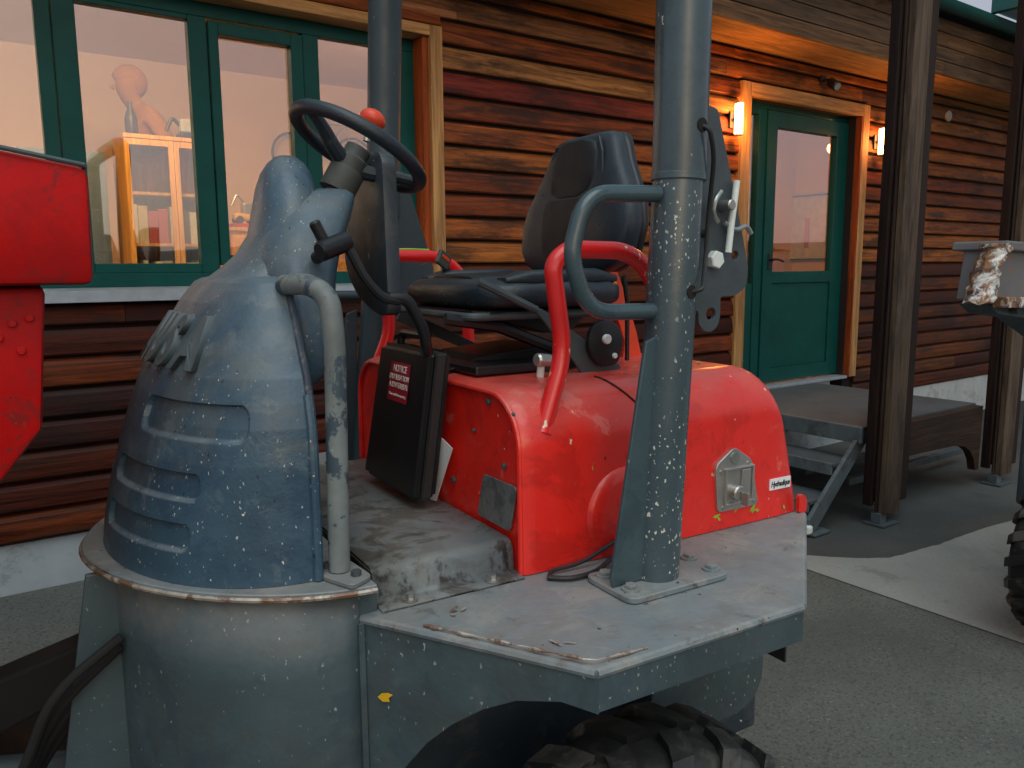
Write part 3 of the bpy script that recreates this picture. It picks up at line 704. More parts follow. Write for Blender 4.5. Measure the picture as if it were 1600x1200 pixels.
# ------------------------------------------------------------------ DUMPER (local frame: u rearwards, v towards the wall)
DA = R(-4.5)
DU = thing('dumper', 'small red and slate grey site dumper parked in front of the timber building', 'dumper', (.884, 1.591, 0), DA)
def dp(name, bm, m, par=None, sm=False, lab=None, ang=35):
    o = obj(name, bm, M[m] if isinstance(m, str) else m, par or DU)
    if sm: smooth(o, ang)
    if lab: o['label'] = lab
    return o
# deck with angled fenders
def mir(p): return [(a, -b) for a, b in reversed(p)]
near = [(-.318, -.43), (-.092, -.787), (.35, -.792), (.78, -.445)]
deck = dp('deck', prism(near + mir(near), 'z', .988, 1.0, .003), 'deck', lab='dusty grey steel deck with chipped edges')
for sgn in (1, -1):
    def sk(p0, p1, zb, zt=.987, thick=.006, name='skirt', mat='apron', par=deck, poly=None):
        p0 = Vector((p0[0], p0[1]*sgn, 0)); p1 = Vector((p1[0], p1[1]*sgn, 0)); d = (p1-p0).normalized(); L = (p1-p0).length
        n = Vector((-d.y, d.x, 0))*sgn
        pts = poly or [(0, zt), (L, zt), (L, zb), (0, zb)]
        b = prism(pts, 'y', 0, thick)
        for v in b.verts: v.co = p0 + d*v.co.x + n*v.co.y + Vector((0, 0, v.co.z))
        bmesh.ops.recalc_face_normals(b, faces=list(b.faces))
        return dp(name, b, mat, par)
    sk(near[1], near[2], .932); sk(near[2], near[3], .940)
    arch = [(0, .987), (.424, .987), (.424, .93), (.365, .935), (.29, .918), (.23, .888), (.173, .847), (.123, .80), (.076, .74), (.04, .66), (.01, .56), (0, .50)]
    sk(near[0], near[1], 0, poly=arch, name='fender_panel')
    # rounded folded lips
    for a, b in zip(near, near[1:]):
        dp('folded_lip', tube([(a[0], (a[1]+.004)*sgn, .992), (b[0], (b[1]+.004)*sgn, .992)], .008, 8), 'deck', deck, True)
rear_c = [(.78, -.445), (.78, .445)]
dp('skirt', box(.772, .779, -.445, .445, .90, .987), 'apron', deck)
# chipped and lifted deck corner
pts = []
A_, B_, C_ = Vector((near[0][0], near[0][1])), Vector((near[1][0], near[1][1])), Vector((near[2][0], near[2][1]))
lift = []
for k in range(26):
    t = .30+.66*k/25; p = A_.lerp(B_, t); lift.append((p.x+.004*noise.noise(Vector((k*.7, 0, 0))), p.y+.010, 1.002+.006*t+.002*noise.noise(Vector((k*.9, 4, 0)))))
for k in range(8):
    t = .0+.22*k/7; p = B_.lerp(C_, t); lift.append((p.x+.006, p.y+.012+.002*noise.noise(Vector((k*.9, 9, 0))), 1.008-.006*k/7))
dp('lifted_edge', tube(lift, lambda t: .0022+.0012*math.sin(t*37), 6), 'bareedge', deck, lab='bare chipped metal edge')
# deck scars
def patch(name, c, r, m, par, z=1.0006, seed=0, asp=.4, rot=0):
    b = bmesh.new(); vs = []
    for k in range(22):
        a = 2*math.pi*k/22; q = r*(1+.75*noise.noise(Vector((math.cos(a)*1.7, math.sin(a)*1.7, seed))))
        x, y = q*math.cos(a), q*math.sin(a)*asp
        vs.append(b.verts.new((c[0]+x*math.cos(rot)-y*math.sin(rot), c[1]+x*math.sin(rot)+y*math.cos(rot), z)))
    f = b.faces.new(vs)
    if f.calc_center_median().z and f.normal.z < 0: pass
    return dp(name, b, m, par)
for i, (c, r, a) in enumerate([((-.18, -.50), .008, .5), ((-.165, -.505), .009, .3), ((-.19, -.515), .006, .6), ((-.10, -.69), .012, .25), ((-.082, -.70), .009, .3), ((-.172, -.49), .005, .5)]):
    patch('scar', c, r, 'bareedge', deck, 1.0035, i*3.1, a, .6*i)
# apron under the ring
def se(uc, a, b, n, t):  # superellipse front half: t in [-pi/2, pi/2], front (u-) at 0
    c, s = math.cos(t), math.sin(t)
    return uc - a*abs(c)**(2/n), b*(abs(s)**(2/n))*(1 if s > 0 else -1)
def half(uc, a, b, n, z, N=40): return [(*se(uc, a, b, n, -math.pi/2+math.pi*k/N), z) for k in range(N+1)]
ap = [half(-.325, .350, .432, 2.0, z) for z in (1.045, .9, .7, .5, .30)]
o = dp('front_apron', grid(ap), 'apron', sm=True, lab='slate grey curved front panel with paint splashes')
o.modifiers.new('s', 'SOLIDIFY').thickness = .006
dp('seam_strip', box(-.328, -.318, -.437, -.430, .5, .987), 'apron')
dp('front_gusset', prism([(-.66, 1.04), (-.712, 1.04), (-.80, .52), (-.66, .52)], 'y', -.10, -.085, .002), 'apron')
dp('neck_plate', box(-.325, -.29, -.428, -.385, .985, 1.04, .002), 'apron')
# ring plate
rg = half(-.30, .412, .458, 1.8, 0, 56)
ring = prism([(u, v) for u, v, z in rg], 'z', 1.046, 1.06, .002, 1)
ring = dp('ring_plate', ring, 'deck', lab='dusty rounded steel rim around the dashboard cowl')
e_ = [(u-.001, v, 1.051) for u, v, z in half(-.30, .412, .458, 1.8, 0, 80)][:52]
dp('worn_rim', tube(e_, .0045, 6), 'bareedge', ring)
# floor plate (folded)
fl = [(-.40, 1.06), (-.398, 1.052), (-.398, 1.06)]
prof = [(-.444, 1.001), (-.414, 1.001), (-.406, 1.003), (-.403, 1.010), (-.400, 1.044), (-.395, 1.054), (-.386, 1.0595), (-.376, 1.061), (.376, 1.061), (.386, 1.0595), (.395, 1.054), (.400, 1.044), (.403, 1.010), (.406, 1.003), (.414, 1.001), (.444, 1.001)]
pb = grid([[(u, v, z+.004) for v, z in prof] for u in (-.287, -.003)])
o = dp('floor_plate', pb, 'floor', sm=True, lab='worn grey foot plate with black stains', ang=60); m_ = o.modifiers.new('s', 'SOLIDIFY'); m_.thickness = .004
dp('plate_end', box(-.288, -.284, -.40, .40, 1.0, 1.058), 'floor')
for (a, b) in ((-.23, -.430), (-.065, -.430), (-.23, .430), (-.065, .430)):
    bb = cyl((a, b, 1.006), (a, b, 1.0105), .013, 18); cyl((a, b, 1.0105), (a, b, 1.019), .008, 6, bm=bb); dp('bolt', bb, 'steel', o)
# cowl --------------------------------------------------------------
def lerp_tab(tab, z):
    if z <= tab[0][0]: return tab[0][1:]
    for a, b in zip(tab, tab[1:]):
        if z <= b[0]:
            t = (z-a[0])/(b[0]-a[0]); return tuple(x+(y-x)*t for x, y in zip(a[1:], b[1:]))
    return tab[-1][1:]
# z : rear u, front depth a, half width b, exponent
COWL = [(1.06, -.382, .292, .390, 2.0), (1.12, -.381, .285, .388, 2.0), (1.16, -.380, .277, .386, 2.0), (1.20, -.380, .267, .384, 2.0), (1.26, -.379, .250, .382, 2.05), (1.32, -.378, .230, .376, 2.1), (1.36, -.378, .215, .366, 2.1),
        (1.40, -.377, .198, .350, 2.2), (1.44, -.377, .174, .326, 2.3), (1.48, -.376, .147, .300, 2.45), (1.52, -.376, .120, .276, 2.6), (1.542, -.375, .102, .262, 2.8), (1.556, -.373, .090, .250, 3.0), (1.563, -.370, .078, .238, 3.0), (1.566, -.366, .062, .222, 3.0)]
def cowl_pt(s, z, inset=0.0):
    """s in [-1,1]: -1 near rear edge, 0 front centre, 1 far rear edge"""
    ur, a, b, n = lerp_tab(COWL, z)
    t = s*math.pi/2
    u, v = se(ur, a, b, n, t)
    if inset:
        d = Vector((u-ur-.0, v, 0)); nn = Vector((-(abs(math.cos(t)))/max(a, .01), (math.sin(t))/max(b, .01), 0)).normalized()
        u += nn.x*inset; v += nn.y*inset
    return Vector((u, v, z))
def slot_depth(s, z):
    d = 0
    a = abs(s)
    for (s0, s1, z0, z1, dep) in SLOTS:
        cx, cz, hx, hz = (s0+s1)/2, (z0+z1)/2, (s1-s0)/2, (z1-z0)/2
        # rounded rectangle distance in metres (arc ~ .62 m per unit s)
        px, pz = abs(a-cx)*.62, abs(z-cz); r = hz*.85
        qx, qz = px-(hx*.62-r), pz-(hz-r)
        dd = math.hypot(max(qx, 0), max(qz, 0)) + min(max(qx, qz), 0) - r
        d = max(d, dep*min(1, max(0, -dd/.0045)))
    return d
SLOTS = [(.17, .75, 1.298, 1.360, .009), (.05, .57, 1.198, 1.246, .0095), (.05, .55, 1.114, 1.162, .009)]
NS, NZ = 460, 300
rows = []
for j in range(NZ+1):
    z = 1.061 + (1.566-1.061)*j/NZ
    row = []
    for i in range(NS+1):
        s = -1+2*i/NS
        bulge = .004*math.sin((z-1.06)*math.pi/.095*1) if z < 1.25 else 0
        row.append(cowl_pt(s, z, bulge*0 - slot_depth(s, z)))
    rows.append(row)
# roof of the lower hull
top = rows[-1]
for k in (.6, .2, 0): rows.append([Vector((-.34+(p.x+.34)*k, p.y*k, 1.566+.003*(1-k))) for p in top])
cw = dp('dashboard_cowl', grid(rows), 'cowl', sm=True, lab='dusty blue-grey plastic cowl with recessed slots and raised lettering', ang=50)
# rounded rear edge bead
for s in (-1, 1):
    dp('edge_bead', tube([cowl_pt(s*.998, 1.062+k*.0163) + Vector((.004, 0, 0)) for k in range(20)], .009, 10), 'cowl', cw, True)
    dp('seam_strip', tube([cowl_pt(s*.998, 1.362+k*.0098) + Vector((.006, 0, 0)) for k in range(21)], .007, 10), 'seam', cw, True)
# raised letters wrapped on the front
for ch, vc in (('A', .062), ('U', -.028), ('S', -.112), ('A', -.197)):
    me = text_mesh(ch, .112, .008, .0015, bold=.004)
    for v in me.vertices:
        x, y, w = v.co.x, v.co.y, v.co.z
        z = 1.450 + y*1.02
        vv = -(x*.88) + vc
        ur, a, b, n = lerp_tab(COWL, z)
        sn = max(-1, min(1, vv/b)); sn = (abs(sn)**(n/2))*(1 if sn > 0 else -1)
        t = math.asin(max(-1, min(1, sn))); p = cowl_pt(t/(math.pi/2), z, .004 + w)
        v.co = p
    o = obj('letter', me, M['letters'], cw)
# shield (tongue)
TG = [(1.555, -.462, -.27, .165), (1.57, -.442, -.265, .158), (1.585, -.422, -.262, .152), (1.61, -.394, -.255, .142), (1.65, -.368, -.248, .128), (1.70, -.359, -.242, .108), (1.74, -.352, -.240, .086), (1.77, -.342, -.246, .062), (1.79, -.329, -.256, .040), (1.802, -.315, -.270, .022), (1.806, -.303, -.282, .010)]
rows = []
for z, uf, ur, b in TG:
    row = []
    for k in range(40):
        a = 2*math.pi*k/40; c_, s_ = math.cos(a), math.sin(a)
        row.append(((uf+ur)/2 + (ur-uf)/2*abs(c_)**.9*(1 if c_ > 0 else -1), b*abs(s_)**.9*(1 if s_ > 0 else -1), z))
    rows.append(row)
dp('instrument_shield', grid(rows, True, cap=True), 'cowl', cw, True, ang=60)
CN = [(1.352, -.372, -.325, .17), (1.362, -.375, -.292, .205), (1.385, -.378, -.270, .225), (1.43, -.380, -.252, .230), (1.50, -.388, -.243, .222), (1.56, -.396, -.235, .206), (1.60, -.388, -.222, .188), (1.64, -.368, -.205, .166), (1.68, -.340, -.185, .140), (1.71, -.312, -.172, .116), (1.730, -.282, -.166, .092), (1.740, -.250, -.176, .060)]
rows = []
for z, uf, ur, b in CN:
    row = []
    for k in range(44):
        a = 2*math.pi*k/44; c_, s_ = math.cos(a), math.sin(a)
        row.append(((uf+ur)/2 + (ur-uf)/2*abs(c_)**.7*(1 if c_ > 0 else -1), b*abs(s_)**.7*(1 if s_ > 0 else -1), z))
    rows.append(row)
dp('console', grid(rows, True, cap=True), 'cowl', cw, True, ang=60)
# steering column and wheel
wc = Vector((-.137, 0, 1.83)); t_ = R(30); nax = Vector((math.sin(t_), 0, math.cos(t_)))
stg = dp('steering_column', cyl(wc-nax*.17, wc-nax*.07, .023, 18), 'dsteel', sm=True)
dp('boot', tube([wc-nax*.105, wc-nax*.10, wc-nax*.055, wc-nax*.045, wc-nax*.01, wc-nax*.0], lambda t: .038 if t < .5 else .027, 20), 'hub', stg, True, ang=60)
e1 = Vector((math.cos(t_), 0, -math.sin(t_))); e2 = Vector((0, 1, 0))
wh = dp('steering_wheel', tube([wc+(e1*math.cos(a*math.pi/28)+e2*math.sin(a*math.pi/28))*.143 for a in range(56)], .0150, 14, True), 'vinyl', sm=True, lab='black steering wheel with an orange spinner knob')
for a in (R(70), R(198), R(342)):
    d = e1*math.cos(a)+e2*math.sin(a)
    dp('spoke', tube(fillet([wc-nax*.045, wc-nax*.035+d*.05, wc+d*.09-nax*.015, wc+d*.141], .03), lambda t: .012+.006*(1-t), 10), 'vinyl', wh, True)
dp('hub', cyl(wc-nax*.06, wc-nax*.02, .034, 20, .008), 'hub', wh, True)
kd = (e1*math.cos(R(12))+e2*math.sin(R(12))); kc = Vector((-.100, .0, 1.87)) 
kc = wc + e2*.142 - e1*.03 + Vector((.0, 0, .0))
kb = bmesh.new(); bmesh.ops.create_uvsphere(kb, u_segments=20, v_segments=12, radius=1)
KP = Vector((-.098, .015, 1.895))
for v in kb.verts: v.co = KP + (e1*v.co.x*.029 + e2*v.co.y*.029 + nax*v.co.z*.022)
dp('spinner_knob', kb, 'knob', wh, True, ang=80)
dp('knob_stem', cyl(KP-nax*.03-Vector((0, 0, .02)), KP, .008, 10), 'steel', wh)
# instrument panel plate seen from behind
ol = [(-.078, 1.50), (-.066, 1.80), (-.045, 1.824), (.0, 1.820), (.10, 1.800), (.17, 1.772), (.205, 1.745), (.224, 1.70), (.205, 1.672), (.182, 1.660), (.188, 1.61), (.165, 1.56), (.11, 1.52), (.03, 1.49), (-.03, 1.478), (-.065, 1.482)]
dp('instrument_panel', prism(round2(ol, .02, 3), 'x', -.112, -.080, .004), 'cowl_dark', sm=True, lab='black upright instrument panel seen from the front')
# selector lever
lv = dp('selector_lever', cyl((-.322, -.262, 1.662), (-.300, -.262, 1.618), .0105, 14, .003), 'black', sm=True)
dp('lever_hub', cyl((-.318, -.275, 1.609), (-.258, -.255, 1.630), .0185, 16, .004), 'black', lv, True)
dp('lever_arm', tube(fillet([(-.262, -.26, 1.622), (-.232, -.265, 1.560), (-.20, -.265, 1.525), (-.165, -.262, 1.52)], .03), .0095, 10), 'black', lv, True)
dp('lever_mount', cyl((-.30, -.20, 1.60), (-.285, -.265, 1.618), .012, 12), 'black', lv, True)
dp('control_hose', tube(fillet([(-.185, -.26, 1.525), (-.15, -.262, 1.525), (-.115, -.26, 1.465), (-.100, -.24, 1.42), (-.075, -.18, 1.41)], .05), .0115, 12), 'black', lv, True)
# document case on the hood front
cs = dp('document_case', bmesh.new(), 'black', lab='upright black document case with a red label')
def case_pt(a, b, d):   # a 0..1 from near to far, b 0..1 up, d depth
    v = (-.150*(1-b)-.182*b)*(1-a) + (.160*(1-b)+.095*b)*a
    return Vector((-.082*(1-b)-.052*b+d, v, 1.085+.325*b-.012*a*0))
def case_slab(d0, d1, mg=0.0, bev=.012):
    b = bmesh.new(); c = [(mg, mg), (1-mg, mg), (1-mg, 1-mg), (mg, 1-mg)]
    lo = [b.verts.new(case_pt(x, y, d0)) for x, y in c]; hi = [b.verts.new(case_pt(x, y, d1)) for x, y in c]
    b.faces.new(lo); b.faces.new(hi)
    for i in range(4): b.faces.new((lo[i], lo[(i+1) % 4], hi[(i+1) % 4], hi[i]))
    bmesh.ops.recalc_face_normals(b, faces=list(b.faces)); bmesh.ops.bevel(b, geom=list(b.edges), offset=bev, segments=3, affect='EDGES'); return b
dp('lid', case_slab(-.012, .012), 'black', cs, True); dp('tray', case_slab(.014, .040), 'black', cs, True); dp('hinge_strip', case_slab(.004, .030, .015, .003), 'rubber', cs)
dp('carry_handle', tube(fillet([case_pt(.75, 1, .01), case_pt(.75, 1.08, .01), case_pt(.25, 1.08, .01), case_pt(.25, 1, .01)], .02), .009, 8), 'black', cs, True)
def on_case(me, d, uc, vc, sx_, sy_):
    for v in me.vertices:
        x, y, w = v.co.x, v.co.y, v.co.z
        a = uc - x/sx_; b = vc + y/sy_; v.co = case_pt(a, b, d-w)
lb = bmesh.new(); bmesh.ops.create_grid(lb, x_segments=1, y_segments=1, size=.5)
for v in lb.verts: v.co = case_pt(.505+v.co.x*.38, .755+v.co.y*.27, -.0135)
lbo = dp('red_label', lb, 'redlabel', cs, lab='red printed label')
for s_, y_, sz in (('NOTICE', .845, .022), ("D'UTILISATION", .785, .017), ("A L'INTERIEUR", .73, .017), ('Please read before operating', .665, .0085)):
    me = text_mesh(s_, sz, .0004); 
    on_case(me, -.0142, .505, y_, .31, .325); obj('print', me, M['whiteprint'], lbo)
# paper sheet behind the case
b = bmesh.new(); b.faces.new([b.verts.new(p) for p in ((-.026, -.13, 1.225), (-.022, -.190, 1.205), (-.020, -.10, 1.068), (-.030, -.04, 1.066))])
o = obj('paper_sheet', b, M['paper']); o.matrix_world = Matrix.Translation((.884, 1.591, 0)) @ Matrix.Rotation(DA, 4, 'Z'); o.modifiers.new('s', 'SOLIDIFY').thickness = .001
tag(o, 'white sheet of paper tucked between the black case and the red hood', 'paper')

# red hood ------------------------------------------------------------
hb = bmesh.new()
def hood_profile(zt, hw_b, hw_t, r, N=8, zb=1.002):
    out = [(-hw_b, zb)]
    for k in range(N+1):
        a = math.pi - (math.pi/2)*k/N; out.append((-hw_t+r+r*math.cos(a), zt-r+r*math.sin(a)))
    out += [(-x, z) for x, z in reversed(out)]
    return out
ST = [(0.0, 1.338, .426, .424, .105), (.008, 1.346, .432, .429, .108), (.03, 1.350, .434, .431, .110), (.30, 1.352, .434, .431, .110), (.625, 1.350, .434, .430, .110)]
rows = []
for u, zt, hb_, ht, r in ST: rows.append([(u, v, z) for v, z in hood_profile(zt, hb_, ht, r)])
base = hood_profile(1.350, .434, .430, .110)
n_ = 10
for k in range(1, n_+1):   # rear roll-over then slanted back
    a = math.pi/2*k/n_
    uo = .50+.14*math.sin(a); dz = .14*(1-math.cos(a))
    zt = 1.350-dz
    prof_ = hood_profile(zt, .434, .430-.01*k/n_, .105)
    row = []
    for (v, z) in prof_:
        h = (z-1.002)/.348
        ub = .77-.13*h
        row.append((.5+(uo-.5) + 0 if False else uo + (ub-uo)*(k/n_)*1.0 if z < zt-.02 else uo + (max(ub, uo)-uo)*.3*(k/n_), v, z))
    rows.append(row)
# rebuild rear stations simply: shear vertical walls back to the slanted end
rows2 = rows[:5]
for k in range(1, n_+1):
    a = math.pi/2*k/n_
    w = k/n_
    zt = 1.350-.058*(1-math.cos(a)**.75 if math.cos(a) > 1e-6 else 1); r = .105
    pr = hood_profile(zt, .434-.012*w*w, .430-.014*w*w, r)
    row = []
    for (v, z) in pr:
        h = max(0, (z-1.002)/(1.350-1.002)); uend = .775-.082*h
        row.append((.625+(uend-.625)*math.sin(a)**.8, v, z))
    rows2.append(row)
hood = dp('hood', grid(rows2), 'red', sm=True, lab='scratched red engine hood with rounded top edges', ang=40)
# rear closing face
last = rows2[-1]
b = bmesh.new(); b.faces.new([b.verts.new(p) for p in last]); bmesh.ops.recalc_face_normals(b, faces=list(b.faces)); dp('hood_rear', b, 'red', hood)
# recessed front panel, framed by the hood lip
fp = hood_profile(1.338, .424, .420, .102)
b = bmesh.new(); b.faces.new([b.verts.new((.006, v, z)) for v, z in fp]); bmesh.ops.recalc_face_normals(b, faces=list(b.faces))
fpan = dp('front_panel', b, 'red', hood)
dp('lip', tube([(0.001, v, z) for v, z in fp], .006, 8), 'red', hood, True)
def seam_tube(u, ang0=0):
    pr = hood_profile(1.3535, .436, .433, .110, 10); return pr
sm_ = [(.245+.05*max(0, min(1, (1.355-z)/.06)) if v < 0 else .245, v, z) for v, z in hood_profile(1.3525, .4345, .4318, .110, 10)]
dp('panel_gap', tube([p for p in sm_ if p[2] > 1.29 and p[1] < .1], .0022, 6), 'dark', hood, lab='dark gap between the two hood panels')
# embossed round bulge near the post
bb = bmesh.new(); rws = []
for k, (rr_, dd) in enumerate(((.098, 0), (.095, .005), (.086, .010), (.070, .013), (.0, .014))):
    rws.append([(.245+rr_*math.cos(a*math.pi/16), -.432-dd, 1.085+rr_*1.0*math.sin(a*math.pi/16)) for a in range(32)])
dp('round_boss', grid(rws[:4], True, cap=True), 'red', hood, True, ang=50)
for (v, z, r) in ((-.302, 1.318, .007), (-.141, 1.123, .008), (-.395, 1.305, .006), (-.36, 1.20, .006), (-.24, 1.25, .004), (-.33, 1.14, .004)):
    dp('bolt', cyl((.006, v, z), (-.002, v, z), r, 12, .002), 'dsteel', fpan)
ip = prism(round2([(-.255, 1.075), (-.385, 1.075), (-.412, 1.17), (-.280, 1.168)], .012, 3), 'x', -.001, .004, .001, 1)
dp('identification_plate', ip, 'idplate', fpan, lab='scratched grey metal identification plate')
for i, c in enumerate([(.02, -.25), (.03, .02)]): pass
# latch on the side
LY = -.4335
lt = plate2d(round2([(.500, 1.045), (.624, 1.045), (.600, 1.150), (.545, 1.185), (.490, 1.150)], .012, 3), [], .006, .0015)
for v in lt.vertices: v.co = Vector((v.co.x, LY-.002+v.co.z*-1, v.co.y))
lt_o = obj('latch', lt, M['latchm'], hood); lt_o['label'] = 'stainless paddle latch with a key lock'
dp('latch_recess', box(.520, .598, LY-.0062, LY-.0054, 1.062, 1.138), 'dsteel', lt_o)
for bx in ((.514, .520, 1.056, 1.142), (.598, .604, 1.056, 1.142)): dp('latch_rim', box(bx[0], bx[1], LY-.013, LY-.004, bx[2], bx[3], .002), 'latchm', lt_o)
dp('latch_rim', box(.5205, .5975, LY-.013, LY-.004, 1.136, 1.142, .002), 'latchm', lt_o); dp('latch_rim', box(.5205, .5975, LY-.013, LY-.004, 1.056, 1.062, .002), 'latchm', lt_o)
dp('latch_paddle', box(.566, .594, LY-.011, LY-.0064, 1.066, 1.134, .002), 'latchm', lt_o)
dp('lock_barrel', cyl((.548, LY-.004, 1.085), (.548, LY-.024, 1.085), .017, 20, .003), 'latchm', lt_o, True)
dp('key', box(.548, .553, LY-.046, LY-.0245, 1.060, 1.090, .002), 'steel', lt_o)
for p in ((.505, 1.135), (.588, 1.145), (.515, 1.053), (.612, 1.053), (.545, 1.162)): dp('rivet', cyl((p[0], LY-.003, p[1]), (p[0], LY-.009, p[1]), .0045 if p[1] < 1.16 else .013, 12), 'steel', lt_o)
# sticker
dp('sticker', box(.668, .738, LY-.0012, LY+.002, 1.067, 1.093), 'paper', hood, lab='white sticker reading Hydraulique')
me = text_mesh('Hydraulique', .0155, .0003, shear=.25, bold=.0004, spacing=.9)
for v in me.vertices: v.co = Vector((.703+v.co.x*.92, LY-.0017-v.co.z, 1.080+v.co.y*1.15))
obj('sticker_print', me, M['blackprint'], hood)
# chipped lime marks
def side_patch(u, z, r, seed, asp, rot, m='lime', y=LY-.0008):
    b = bmesh.new(); vs = []
    for k in range(20):
        a = 2*math.pi*k/20; q = r*(1+1.1*noise.noise(Vector((math.cos(a)*2, math.sin(a)*2, seed))))
        x, w = q*math.cos(a), q*math.sin(a)*asp
        vs.append(b.verts.new((u+x*math.cos(rot)-w*math.sin(rot), y, z+x*math.sin(rot)+w*math.cos(rot))))
    b.faces.new(vs); dp('paint_chip', b, m, hood)
rn = random.Random(4)
for i, (u, z, r) in enumerate([(.262, 1.212, .012), (.272, 1.222, .010), (.252, 1.203, .008), (.268, 1.232, .006), (.502, 1.035, .010), (.616, 1.035, .013), (.628, 1.028, .008), (.508, 1.028, .007), (.72, 1.020, .006), (.56, 1.038, .006), (.16, 1.19, .004)]):
    side_patch(u, z, r, i*2.3, .35, rn.uniform(0, 3))
for i in range(26):
    u = rn.uniform(.10, .74); v = rn.uniform(-.30, -.1)
    patch('paint_chip', (u, v), rn.uniform(.002, .006), 'lime' if i % 2 else 'bareedge', hood, 1.3532, i*1.7, .4, rn.uniform(0, 3))
for i in range(10): patch('paint_chip', (.42+.02*i*rn.uniform(.6, 1.2), -.28+.02*rn.uniform(-1, 1)), rn.uniform(.004, .012), 'lime', hood, 1.3530, i*3.7, .3, rn.uniform(0, 3))
# rear bracket
dp('hood_stop', prism(round2([(.760, 1.0), (.788, 1.0), (.788, 1.030), (.776, 1.045), (.760, 1.045)], .008, 3), 'y', -.445, -.435, .001), 'red', hood)

# roll-over posts -------------------------------------------------------
def rops(s):
    tg2 = 'tubegrey2' if s < 0 else 'tubedark'
    ofs = (lambda z: 0) if s < 0 else (lambda z: -.13+.052*(z-1.0))
    o = dp('rollover_post', cyl((.200+ofs(1.01), s*.575, 1.010), (.236+ofs(1.735), s*.575, 1.735), .0445, 32), 'tubegrey' if s < 0 else 'tubedark', sm=True, lab='slate grey roll-over post splashed with paint' if s < 0 else None)
    up = tube(fillet([(.238+ofs(1.737), s*.575, 1.737), (.242+ofs(2.2), s*.575, 2.40), (.242+ofs(2.2), s*.50, 2.44), (.20, 0, 2.44)], .10, 10), .0475, 32); dp('upper_tube', up, tg2, o, True)
    dp('collar', cyl((.2370+ofs(1.735), s*.575, 1.728), (.2373+ofs(1.735), s*.575, 1.742), .0485, 32, .002), tg2, o, True)
    bpn = round2([(.088, s*-.0+s*.645), (.325, s*.645), (.345, s*.535), (.088, s*.505)] if s < 0 else [(.088, .505), (.345, .535), (.325, .645), (.088, .645)], .022, 4)
    dp('base_plate', prism(bpn, 'z', 1.001, 1.013, .002, 1), 'deck', o)
    for (a, b) in ((.115, .61), (.305, .615), (.31, .55), (.115, .535)):
        bb = cyl((a, s*b, 1.013), (a, s*b, 1.017), .017, 20); cyl((a, s*b, 1.017), (a, s*b, 1.024), .0115, 6, .001, bm=bb); dp('bolt', bb, 'deck', o)
    dp('gusset', prism([(.175, 1.014), (.092, 1.014), (.088, 1.03), (.158, 1.450), (.190, 1.462)], 'y', s*.585-.004, s*.585+.004, .002), tg2, o)
    ys = s*.548
    # grab loop towards the seat side
    lpth = fillet([(.19, s*.575, 1.705), (.035, s*.575, 1.700), (.005, s*.575, 1.60), (.040, s*.575, 1.505), (.19, s*.575, 1.502)], [.0, .075, .03, .075, 0], 8)
    dp('grab_loop', tube(lpth, .0145, 18), tg2, o, True)
    # pivot and lock plate
    out = [(.262, 1.50), (.300, 1.50), (.300, 1.475), (.312, 1.462), (.330, 1.458), (.348, 1.468), (.354, 1.49), (.352, 1.525), (.392, 1.525), (.418, 1.54), (.424, 1.575), (.408, 1.63), (.385, 1.70), (.332, 1.86), (.268, 1.872), (.262, 1.80)]
    pm = plate2d(round2(out, .008, 2), [(.330, 1.492, .013), (.388, 1.60, .010)], .008, .001)
    for v in pm.vertices: v.co = Vector((v.co.x, s*.565 - v.co.z, v.co.y))
    pl = obj('lock_plate', pm, M['dsteel'] if s < 0 else M['tubedark'], o)
    yy = s*.565-.006
    if s < 0:
        ln = plate2d(round2([(-.055, -.012), (.055, -.014), (.060, .006), (-.05, .012)], .006, 2), [], .004)
        dp('lever', tube([(.372, yy-.012, 1.735), (.366, yy-.014, 1.70), (.358, yy-.016, 1.66), (.352, yy-.016, 1.605)], .0062, 10), 'white', o, True, 'pale plastic sleeve of the locking lever')
        dp('lever_clip', tube(fillet([(.338, yy-.008, 1.715), (.318, yy-.014, 1.70), (.312, yy-.014, 1.675), (.33, yy-.010, 1.66)], .012), .004, 8), 'steel', o, True)
        dp('pin', cyl((.345, yy+.004, 1.690), (.345, yy-.03, 1.690), .010, 12, .002), 'steel', o, True)
        dp('pin', tube(fillet([(.345, yy-.01, 1.66), (.37, yy-.014, 1.645), (.40, yy-.014, 1.655), (.412, yy-.014, 1.64)], .01), .0045, 8), 'steel', o, True)
        dp('bolt_head', cyl((.330, yy+.004, 1.592), (.330, yy-.014, 1.592), .017, 6, .002), 'white', o, False, 'large pale hexagon bolt head')
        dp('screw', cyl((.305, yy+.004, 1.64), (.305, yy-.012, 1.64), .008, 10, .002), 'dsteel', o)
        hp = [(.262, yy-.003, 1.70), (.262, yy-.012, 1.63)]
        # sensor cable between two holes
        tx = .242
        dp('cable', tube(fillet([(.244, -.615, 1.818), (.252, -.632, 1.812), (.275, -.622, 1.77), (.292, -.60, 1.72), (.300, -.585, 1.66), (.298, -.585, 1.60), (.275, -.605, 1.562), (.246, -.632, 1.540), (.234, -.615, 1.536)], .05, 6), .0042, 8), 'rubber', o, True, 'thin black cable looping between two holes')
        for zz, cx_, rd in ((1.818, .239, .0475), (1.536, .228, .0445)): dp('grommet', cyl((cx_+.12*(rd-.004), -.575-.99*(rd-.004), zz), (cx_+.12*(rd+.0012), -.575-.99*(rd+.0012), zz), .0120, 16), 'dark', o)
    if s > 0:
        for ch in o.children:
            if ch.name.split('.')[0] in ('grab_loop', 'lock_plate'): ch.location.x = -.125
            elif ch.name.split('.')[0] in ('base_plate', 'bolt', 'gusset'): ch.location.x = -.13
    return o
rops(-1); rops(1)
